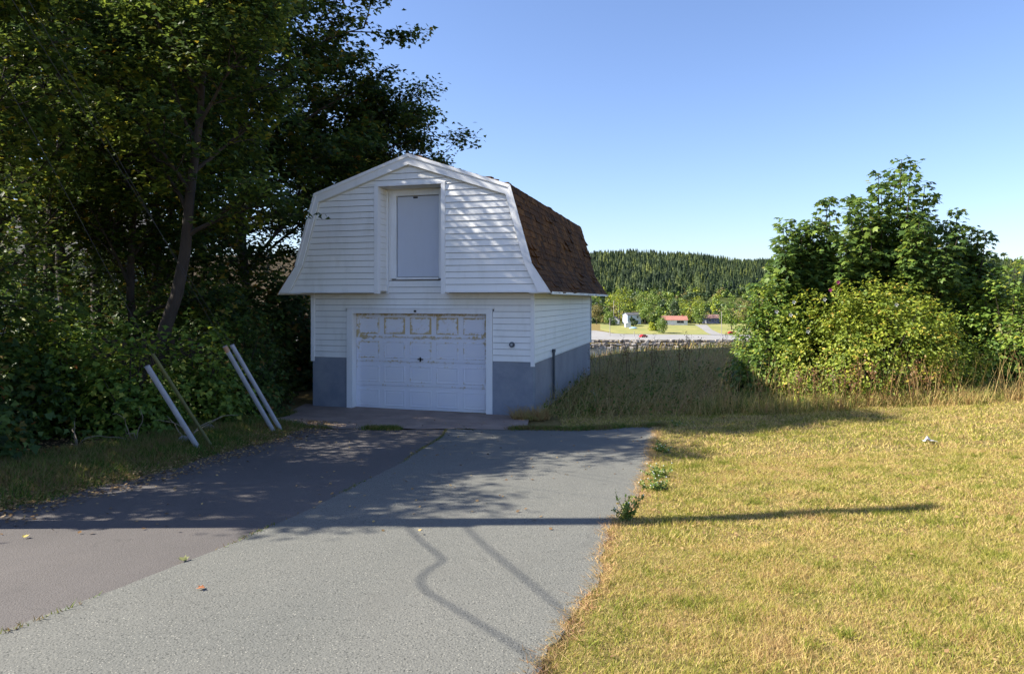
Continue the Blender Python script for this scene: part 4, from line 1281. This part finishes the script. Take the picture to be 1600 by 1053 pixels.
# ------------------------------------------------------------------ grass
def grass_mat(name, green, yellow, straw, brown, patch=.55, trans=.35):
    m, N, L, b = new_mat(name)
    at = N.new('ShaderNodeAttribute'); at.attribute_name = 'tint'
    v = wcoord(N, L)
    p = noise(N, L, v, patch, 5, .65)
    p2 = noise(N, L, v, patch * 4.5, 4, .6)
    s = math_(N, L, 'ADD', math_(N, L, 'MULTIPLY', math_(N, L, 'SUBTRACT', at.outputs['Fac'], .14), .70), math_(N, L, 'MULTIPLY', math_(N, L, 'SUBTRACT', p, .17), 1.15))
    s = math_(N, L, 'ADD', s, math_(N, L, 'MULTIPLY', math_(N, L, 'SUBTRACT', p2, .5), 1.3))
    p3 = noise(N, L, v, patch * 22, 3, .6)
    s = math_(N, L, 'ADD', s, math_(N, L, 'MULTIPLY', math_(N, L, 'SUBTRACT', p3, .5), .7))
    c = ramp(N, L, s, [(.36, green), (.58, yellow), (.76, straw), (.98, brown)])
    L.new(c, b.inputs['Base Color']); b.inputs['Roughness'].default_value = .6; b.inputs['Specular IOR Level'].default_value = .2
    t = N.new('ShaderNodeBsdfTranslucent'); L.new(c, t.inputs['Color'])
    ms = N.new('ShaderNodeMixShader'); ms.inputs[0].default_value = trans
    L.new(b.outputs[0], ms.inputs[1]); L.new(t.outputs[0], ms.inputs[2])
    out = [x for x in N if x.type == 'OUTPUT_MATERIAL'][0]
    L.new(ms.outputs[0], out.inputs['Surface'])
    return m
M_lawn = grass_mat('dry_lawn_grass', (0.19, 0.215, 0.03), (0.43, 0.375, 0.072), (0.62, 0.49, 0.21), (0.42, 0.28, 0.12), .9)
M_verge = grass_mat('verge_grass', (0.06, 0.12, 0.018), (0.13, 0.18, 0.028), (0.27, 0.22, 0.08), (0.20, 0.13, 0.06), 1.1)
M_tall = grass_mat('tall_grass', (0.09, 0.15, 0.025), (0.26, 0.27, 0.055), (0.52, 0.41, 0.16), (0.42, 0.26, 0.11), .9)

def blades(g, P, h, w, r, lean=.5, bias=(0, 0)):
    """single-triangle blades"""
    n = len(P)
    az = r.uniform(0, 2 * np.pi, n)
    wv = np.stack([np.cos(az), np.sin(az), np.zeros(n)], 1) * (w / 2)[:, None]
    ln = r.normal(0, lean, (n, 2)) * h[:, None] + np.array(bias) * h[:, None]
    tip = P + np.concatenate([ln, h[:, None]], 1)
    V = np.stack([P - wv, P + wv, tip], 1).reshape(-1, 3)
    F = np.arange(n * 3).reshape(-1, 3)
    g.add(V, F, np.repeat(r.uniform(0, 1, n), 3))

def long_blades(g, P, L_, w, r, az_bias=0.0, az_spread=1.2, up=(1.0, 2.2), sag=1.4, seg=5, tint=(0, 1)):
    n = len(P)
    az = r.normal(az_bias, az_spread, n)
    hd = np.stack([np.cos(az), np.sin(az), np.zeros(n)], 1)
    d = norm(hd + np.array([0, 0, 1.0]) * r.uniform(up[0], up[1], n)[:, None])
    sd = norm(np.cross(d, [0, 0, 1.0]))
    p = P.copy(); rows = []
    for k in range(seg + 1):
        ww = w * (1 - .8 * k / seg)
        rows.append(np.stack([p - sd * (ww / 2)[:, None], p + sd * (ww / 2)[:, None]], 1))
        d = norm(d + np.array([0, 0, -1.0]) * sag / seg * (.3 + k / seg) + r.normal(0, .04, (n, 3)))
        p = p + d * (L_ / seg)[:, None]
    V = np.stack(rows, 1)          # n, seg+1, 2, 3
    m = (seg + 1) * 2
    F = []
    for k in range(seg):
        F.append(np.stack([np.arange(n) * m + 2 * k, np.arange(n) * m + 2 * k + 1, np.arange(n) * m + 2 * k + 3, np.arange(n) * m + 2 * k + 2], 1))
    g.add(V.reshape(-1, 3), np.concatenate(F), np.repeat(r.uniform(*tint, n), m))

def scatter(r, n, x0, x1, y0, y1, keep):
    x = r.uniform(x0, x1, n); y = r.uniform(y0, y1, n)
    k = keep(x, y)
    x, y = x[k], y[k]
    return np.stack([x, y, terrain(x, y)], 1)

def lawn():
    r = np.random.default_rng(77); g = Geo()
    edge = lambda x, y: (x > x_right(y) - .0 + .05 * np.sin(y * 9) * np.sin(y * 23)) | (y > y_top(x) + .05) & (x > .9)
    for (n, y0, y1, x1, h, w) in ((290000, 2.2, 5.2, 5.0, .028, .0042), (190000, 5.2, 8.5, 8.0, .032, .007), (110000, 8.5, 15.0, 13.5, .045, .013)):
        P = scatter(r, n, -.6, x1, y0, y1, lambda x, y: edge(x, y) & (x < y * .80 + .6))
        hh = h * r.uniform(.5, 1.5, len(P)); 
        clump = .75 + .45 * np.sin(P[:, 0] * 5.1 + np.sin(P[:, 1] * 3.3) * 2) * np.sin(P[:, 1] * 6.7)
        hh *= np.clip(clump, .55, 1.3)
        P[:, 2] -= .004
        blades(g, P, hh, np.full(len(P), w) * r.uniform(.6, 1.3, len(P)), r, .75)
    # greener, taller tufts
    c = scatter(r, 330, -.4, 12, 2.4, 13, lambda x, y: edge(x, y) & (x < y * .8 + .4))
    P = np.repeat(c, 110, 0); sp_ = np.repeat(r.uniform(.03, .13, len(c)), 110)
    P[:, 0] += r.normal(0, 1, len(P)) * sp_; P[:, 1] += r.normal(0, 1, len(P)) * sp_
    P = P[P[:, 0] > x_right(P[:, 1]) + .03]
    P[:, 2] = terrain(P[:, 0], P[:, 1]) - .003
    g0 = Geo(); blades(g0, P, r.uniform(.02, .06, len(P)), np.full(len(P), .006), r, .7)
    g.add(g0.V[0], g0.F[0], np.repeat(r.uniform(-.55, .25, len(P)), 3))
    # beyond the frame, coarser
    P = scatter(r, 30000, -2, 14, -3, 15, lambda x, y: edge(x, y) & ((x > y * .80 + .6) | (y < 2.2)))
    blades(g, P, .04 * r.uniform(.5, 1.4, len(P)), np.full(len(P), .02), r, .7)
    g.build('lawn_grass', M_lawn, kind='stuff', label='dry yellow green mown lawn')
lawn()

def ragged_edge():
    """dead straw hanging over the edge of the asphalt"""
    r = np.random.default_rng(78); g = Geo()
    n = 9000
    y = r.uniform(1.5, Y_TOP, n); x = x_right(y) + r.normal(.02, .045, n)
    P = np.stack([x, y, terrain(x, y) + .004], 1)
    blades(g, P, r.uniform(.01, .035, n), np.full(n, .007), r, 1.4, (-.8, 0))
    g.build('edge_straw', grass_mat('dead_straw', (.42, .30, .12), (.55, .38, .17), (.62, .42, .22), (.40, .22, .11), 2.0), kind='stuff', label='dead straw along the asphalt edge')
ragged_edge()

xw = lambda y: x_left0(y) - np.interp(y, [5, 8, 10, 12, 14], [1.3, 1.1, .75, 1.0, 1.1])     # where the wood begins
def verge():
    r = np.random.default_rng(79); g = Geo()
    keep = lambda x, y: (x < x_left(y) + .03) & (x > xw(y) - .8) & ((y < Y_TOP + .3) | (x < -4.4))
    P = scatter(r, 150000, -7.5, -3.0, 3.5, 14.0, keep)
    dens = np.sin(P[:, 0] * 3 + 1) * np.sin(P[:, 1] * 2.2) + r.normal(0, .5, len(P))
    P = P[dens > -.9]
    h = .06 * r.uniform(.4, 1.6, len(P)) * np.interp(P[:, 0] - x_left0(P[:, 1]), [-1.0, -.25, 0], [1.3, 1.0, .45])
    blades(g, P, h, np.full(len(P), .011), r, .6)
    # grass along the top edge of the asphalt and in the joint before the apron
    n = 16000
    x = r.uniform(-3.6, 2.6, n); y = y_top(x) + r.normal(.06, .09, n)
    k = np.sin(x * 5.1) + np.sin(x * 2.3 + 1) + .9 * (x > .1) * 2 + r.normal(0, .3, n) > .75
    P = np.stack([x[k], y[k], terrain(x[k], y[k]) + .005], 1)
    blades(g, P, .055 * r.uniform(.4, 1.5, len(P)), np.full(len(P), .012), r, .6)
    # moss and weeds in the seam between the two asphalts
    n = 2200
    y = r.uniform(2.5, Y_TOP, n); x = x_seam(y) + r.normal(0, .014, n)
    k = (np.sin(y * 3.7) + r.normal(0, .5, n) > .9) | (y > 9.2) & (r.uniform(0, 1, n) < .8)
    P = np.stack([x[k], y[k], terrain(x[k], y[k]) + .012], 1)
    blades(g, P, .022 * r.uniform(.4, 1.5, k.sum()), np.full(k.sum(), .008), r, .8)
    g.build('verge_grass', M_verge, kind='stuff', label='green grass verge and weeds in the joints')
verge()

def tall_grass():
    r = np.random.default_rng(80); g = Geo()
    # shaded long grass right of the garage, swept to the right and down
    gx0 = lambda y: -.02 + .2764 * (y - 13.57) + .42 + .08
    keep = lambda x, y: (x > gx0(y)) & (y > 13.2 - .12 * x) & (x < 5.2 + (y - 14) * .25)
    P = scatter(r, 15000, .4, 8, 12.4, 24.5, keep)
    P = P[r.uniform(0, 1, len(P)) < np.interp(P[:, 1], [12.4, 13.6, 20, 24.5], [.25, 1, .9, .8])]
    Lh = r.uniform(.35, 1.0, len(P)) * np.interp(P[:, 1], [12.6, 14.0, 17, 20, 24], [.35, 1.0, .95, .5, .28])
    long_blades(g, P, Lh, r.uniform(.008, .016, len(P)), r, R_(15), 1.1, (.9, 2.6), 1.9, tint=(.3, 1.1))
    # golden tuft against the garage corner
    P = scatter(r, 900, .0, .75, 12.95, 13.5, lambda x, y: ((x - .35) ** 2 + (y - 13.25) ** 2 < .16))
    long_blades(g, P, r.uniform(.12, .38, len(P)), np.full(len(P), .01), r, 0, 3, (.8, 2.5), 1.6, tint=(.75, 1))
    # sunny dry fringe in front of the hedge
    P = scatter(r, 16000, 3.4, 12.8, 12.0, 14.2, lambda x, y: (y > 12.55 + .15 * np.sin(x * 2.1)) & (y < 13.9))
    long_blades(g, P, r.uniform(.12, .42, len(P)), r.uniform(.007, .013, len(P)), r, 0, 3, (1.2, 3.5), 1.2, tint=(.35, 1))
    P = scatter(r, 330, 3.8, 11.5, 12.6, 13.4, lambda x, y: x > 0)
    long_blades(g, P, r.uniform(.6, 1.15, len(P)), np.full(len(P), .009), r, 0, 3, (1.6, 5), .7, tint=(.7, 1))
    # slope behind, towards the water
    P = scatter(r, 14000, -2, 30, 22, 34, lambda x, y: x > -1)
    long_blades(g, P, r.uniform(.1, .4, len(P)), r.uniform(.012, .026, len(P)), r, 0, 3, (1.2, 3.5), 1.2, tint=(.2, 1))
    # broad weeds between the grass
    P = scatter(r, 4500, .6, 7, 12.6, 18, lambda x, y: (x > gx0(y) + .1) & (y > 13.3 - .12 * x) & (np.sin(x * 4.1) * np.sin(y * 3.3) + .3 * np.sin(x * 9) > .05))
    P[:, 2] += r.uniform(.03, .38, len(P)) * np.interp(P[:, 1], [12.6, 14.5], [.35, 1])
    add_leaves(g, P, .06, r, OVAL, .8, .8, tint=r.uniform(-1.2, -.2, len(P)))
    g.build('tall_grass', M_tall, kind='stuff', label='long unmown grass right of the garage and along the hedge')
tall_grass()

# brown seeded dock stalks and white flowering weeds
def dock():
    r = np.random.default_rng(81); g = Geo()
    spots = []
    for _ in range(85):
        u = r.uniform(905, 1470); y = r.uniform(12.75, 13.3) if u > 1180 else r.uniform(17, 23.0)
        spots.append((FX(u, y), y))
    for x, y in spots:
        h = r.uniform(.45, .95); z = T1(x, y)
        P = curve_pts((x, y, z), np.array([r.normal(0, .15), r.normal(0, .15), 1]), h, 5, 0, r, .04)
        g.tube(P, np.linspace(.007, .003, 6), 4, cap=False, tint=.3)
        n = 26
        Q = P[3] + (P[5] - P[3]) * r.uniform(0, 1.1, n)[:, None] + r.normal(0, .05, (n, 3))
        add_leaves(g, Q, .035, r, QUAD, .3, 1.0, tint=r.uniform(.4, 1, n))
    m = leaf_mat('rusty_dock_seed', (.06, .035, .015), (.15, .075, .03), (.25, .14, .06), trans=.15)
    g.build('dock_stalks', m, kind='stuff', label='rusty brown seed stalks standing in the long grass')
dock()

M_fl = simple('white_petal', (.55, .55, .52), None, 4, .6)
M_weed = leaf_mat('weed_leaf', (.07, .14, .03), (.15, .22, .05), (.28, .32, .08), trans=.35)
def weed(label, x, y, h, w, n, seed, flowers=8, name='flowering_weed'):
    r = np.random.default_rng(seed)
    t = empty(name, (x, y, T1(x, y)), label, 'weed', 'weeds at the edge of the asphalt')
    g, f = Geo(), Geo()
    for q in range(n):
        az = r.uniform(0, 6.28); ln = r.uniform(.2, 1)
        P = curve_pts((r.normal(0, w * .15), r.normal(0, w * .15), 0), np.array([math.cos(az) * ln * w / h, math.sin(az) * ln * w / h, 1]), h * r.uniform(.35, 1), 5, -.2, r, .06)
        g.tube(P, np.linspace(.004, .002, 6), 4, cap=False)
        k = 18
        ii = r.uniform(.1, 5, k); i0 = np.minimum(ii.astype(int), 4)
        Q = P[i0] + (P[i0 + 1] - P[i0]) * (ii - i0)[:, None] + r.normal(0, .012, (k, 3))
        add_leaves(g, Q, .028, r, OVAL, .6, .7)
        if q < flowers:
            c = P[-1]
            a = np.linspace(0, 2 * np.pi, 9)[:-1]; rad = .009 * np.where(np.arange(8) % 2, 1, .6)
            f.add(np.vstack([np.stack([c[0] + np.cos(a) * rad, c[1] + np.sin(a) * rad * .8, c[2] + np.sin(a) * rad * .6], 1), [[c[0], c[1], c[2] + .004]]]),
                  [(k_, (k_ + 1) % 8, 8) for k_ in range(8)])
    g.build('leaves', M_weed, t)
    if flowers: f.build('blossom', M_fl, t)
wx_, wy_, _ = G(980, 812)
weed('tall leafy green weed on the asphalt edge where the pole shadow crosses it', wx_, wy_, .26, .2, 16, 500, 4)
for q, (u, v, h, lab) in enumerate([(1030, 745, .2, 'white flowering weed halfway along the asphalt edge'), (1024, 765, .16, 'lower white flowering weed below the tallest flowers of the edge'),
                                 (1035, 705, .16, 'white flowering weed nearer to the garage along the asphalt edge'), (1058, 665, .12, 'small white flowers at the top corner of the lawn by the asphalt')]):
    a, b_, _ = G(u, v); weed(lab, a, b_, h, .26, 18, 510 + q, 16)
for q, (u, y, lab) in enumerate([(1015, 15.5, 'white flowers low in the shaded long grass right of the garage'), (930, 14.2, 'few white flowers in the shaded grass near the garage corner')]):
    weed(lab, FX(u, y), y, .5, .3, 14, 520 + q, 12)

# pink roses on the rose bush: flowers are part of it
rose = [o for o in scene.objects if o.name.startswith('rose_bush')][0]
M_pink = simple('pink_petal', (.55, .07, .22), None, 5, .6)
M_cream = simple('pale_petal', (.75, .72, .55), None, 5, .6)
for q, (u, v) in enumerate([(1309, 441), (1297, 453), (1213, 487), (1235, 492), (1262, 518), (1400, 476), (1240, 472), (1288, 468)]):
    y = 13.25 + (.55 if v < 470 else 0)
    p = np.array(at_depth(u, v, y)) - np.array(rose.location)
    r = np.random.default_rng(q); g = Geo()
    for k in range(5):
        a = k * 1.257; d = np.array([math.cos(a), -.55, math.sin(a)])
        s = norm(np.cross(d, [0, 1.0, 0])) * .022
        g.add([p, p + d * .02 + s, p + d * .045, p + d * .02 - s], [(0, 1, 2, 3)])
    g.build('rose_flower', M_pink if q < 2 else M_cream, rose)

# ------------------------------------------------------------------ small things on the ground
M_stone = simple('grey_stone', (.24, .22, .2), (.14, .13, .12), 6, .9, .5, 20)
def stone(label, u, v, s, seed):
    x, y, z = G(u, v); r = np.random.default_rng(seed)
    import bmesh
    bm = bmesh.new(); bmesh.ops.create_icosphere(bm, subdivisions=2, radius=1)
    for w in bm.verts:
        w.co *= 1 + .22 * math.sin(w.co.x * 3 + seed) * math.sin(w.co.y * 4) + r.uniform(-.06, .06)
        w.co.x *= s[0]; w.co.y *= s[1]; w.co.z *= s[2]
    me = bpy.data.meshes.new('stone'); bm.to_mesh(me); bm.free(); me.materials.append(M_stone)
    o = bpy.data.objects.new('stone', me); COL.objects.link(o); o.location = (x, y, z + s[2] * .3)
    return tag(o, label, 'stone', 'stones at the edge of the wood')
stone('larger grey stone on the verge between the two pairs of guard pipes', 345, 655, (.22, .16, .13), 1)
stone('smaller stone just below the larger grey one on the verge', 326, 671, (.10, .08, .06), 2)
stone('flat stone among twigs left of the shorter guard pipes', 290, 690, (.13, .1, .06), 3)

def fallen_leaf(label, u, v, s, col, rz):
    x, y, z = G(u, v)
    g = Geo(); tv, tf = MAPLE
    V = tv.copy(); V[:, 0] *= s; V[:, 1] *= s; V[:, 2] = np.abs(V[:, 0]) * .5 + (V[:, 1]) ** 2 * 1.5 / s * .12 + .002
    g.add(V, tf)
    o = g.build('fallen_leaf', col, label=label, cat='leaf', group='fallen leaves on the asphalt')
    o.location = (x, y, z + .013); o.rotation_euler = (0, 0, rz)
M_lfg = simple('curled_green_leaf', (.13, .14, .04), None, 20, .7)
M_lfo = simple('orange_brown_leaf', (.42, .16, .06), None, 20, .7)
fallen_leaf('curled olive leaf lying on the seam of the two asphalts', 290, 880, .075, M_lfg, 1.0)
fallen_leaf('orange brown leaf lying on the grey asphalt', 321, 922, .055, M_lfo, 2.2)
fallen_leaf('small yellow leaf on the dark asphalt near the left picture edge', 38, 843, .05, simple('yellow_leaf', (.45, .35, .08), None, 20, .7), .3)
# litter: bits of leaf on the verge edge and under the trees
r = np.random.default_rng(90); g = Geo()
n = 4200
y = r.uniform(4.5, Y_TOP + 1, n); x = x_left0(y) + r.normal(-.05, .22, n)
P = np.stack([x, y, terrain(x, y) + .016], 1)
y2 = r.uniform(6, 14, 3200); x2 = xw(y2) - r.uniform(0, 2.4, 3200)
P = np.vstack([P, np.stack([x2, y2, terrain(x2, y2) + .02], 1)])
x3 = r.uniform(-3.8, 2, 700); y3 = r.uniform(5.5, 13, 700)
P = np.vstack([P, np.stack([x3, y3, terrain(x3, y3) + .018], 1)[:350] ])
xl_ = r.uniform(0, 9, 700); yl_ = r.uniform(2.5, 13, 700); kl_ = xl_ > x_right(yl_)
P = np.vstack([P, np.stack([xl_[kl_], yl_[kl_], terrain(xl_[kl_], yl_[kl_]) + .02], 1)])
sz = r.uniform(.4, 1, len(P))
add_leaves(g, P, .035, r, QUAD, 1.6, .5, droop=0)
g.build('leaf_litter', leaf_mat('litter', (.10, .06, .03), (.22, .13, .06), (.40, .28, .12), trans=.1), kind='stuff', label='dead leaves along the verge and under the trees')
# pale dead twigs low at the wood edge
for q, (u, v) in enumerate([(232, 668), (290, 684), (212, 690), (120, 700), (270, 655)]):
    x, y, z = G(u, v); r = np.random.default_rng(700 + q); g = Geo()
    for k in range(4):
        P = curve_pts((0, 0, 0), np.array([r.uniform(-1, 1), r.uniform(-.4, .4), r.uniform(.15, .9)]), r.uniform(.35, .8), 7, -.6, r, .25)
        g.tube(P, np.linspace(.008, .003, 8), 5, cap=False)
    o = g.build('dead_branch', M_twig, label=['pale bent dead branch right of the leftmost bushes', 'pale twiggy branch just left of the shorter guard pipes', 'low pale branch on the grass under the wood',
        'dead branch at the lower left in front of the dark bush', 'upper pale dead branch behind the shorter guard pipes'][q], cat='branch', group='dead branches at the wood edge', loc=(x, y, z))
# crumpled paper on the lawn
x, y, z = G(1454, 693)
g = Geo(); r = np.random.default_rng(3)
gv = [(i_ * .05 - .075, j_ * .04 - .05, abs(r.normal(.02, .018))) for j_ in range(4) for i_ in range(4)]
g.add(gv, [(a * 4 + b, a * 4 + b + 1, a * 4 + b + 5, a * 4 + b + 4) for a in range(3) for b in range(3)])
g.build('paper_scrap', simple('whitish_paper', (.6, .58, .58), None, 8, .8), label='crumpled whitish scrap of paper lying on the lawn', cat='litter', loc=(x, y, z + .02))
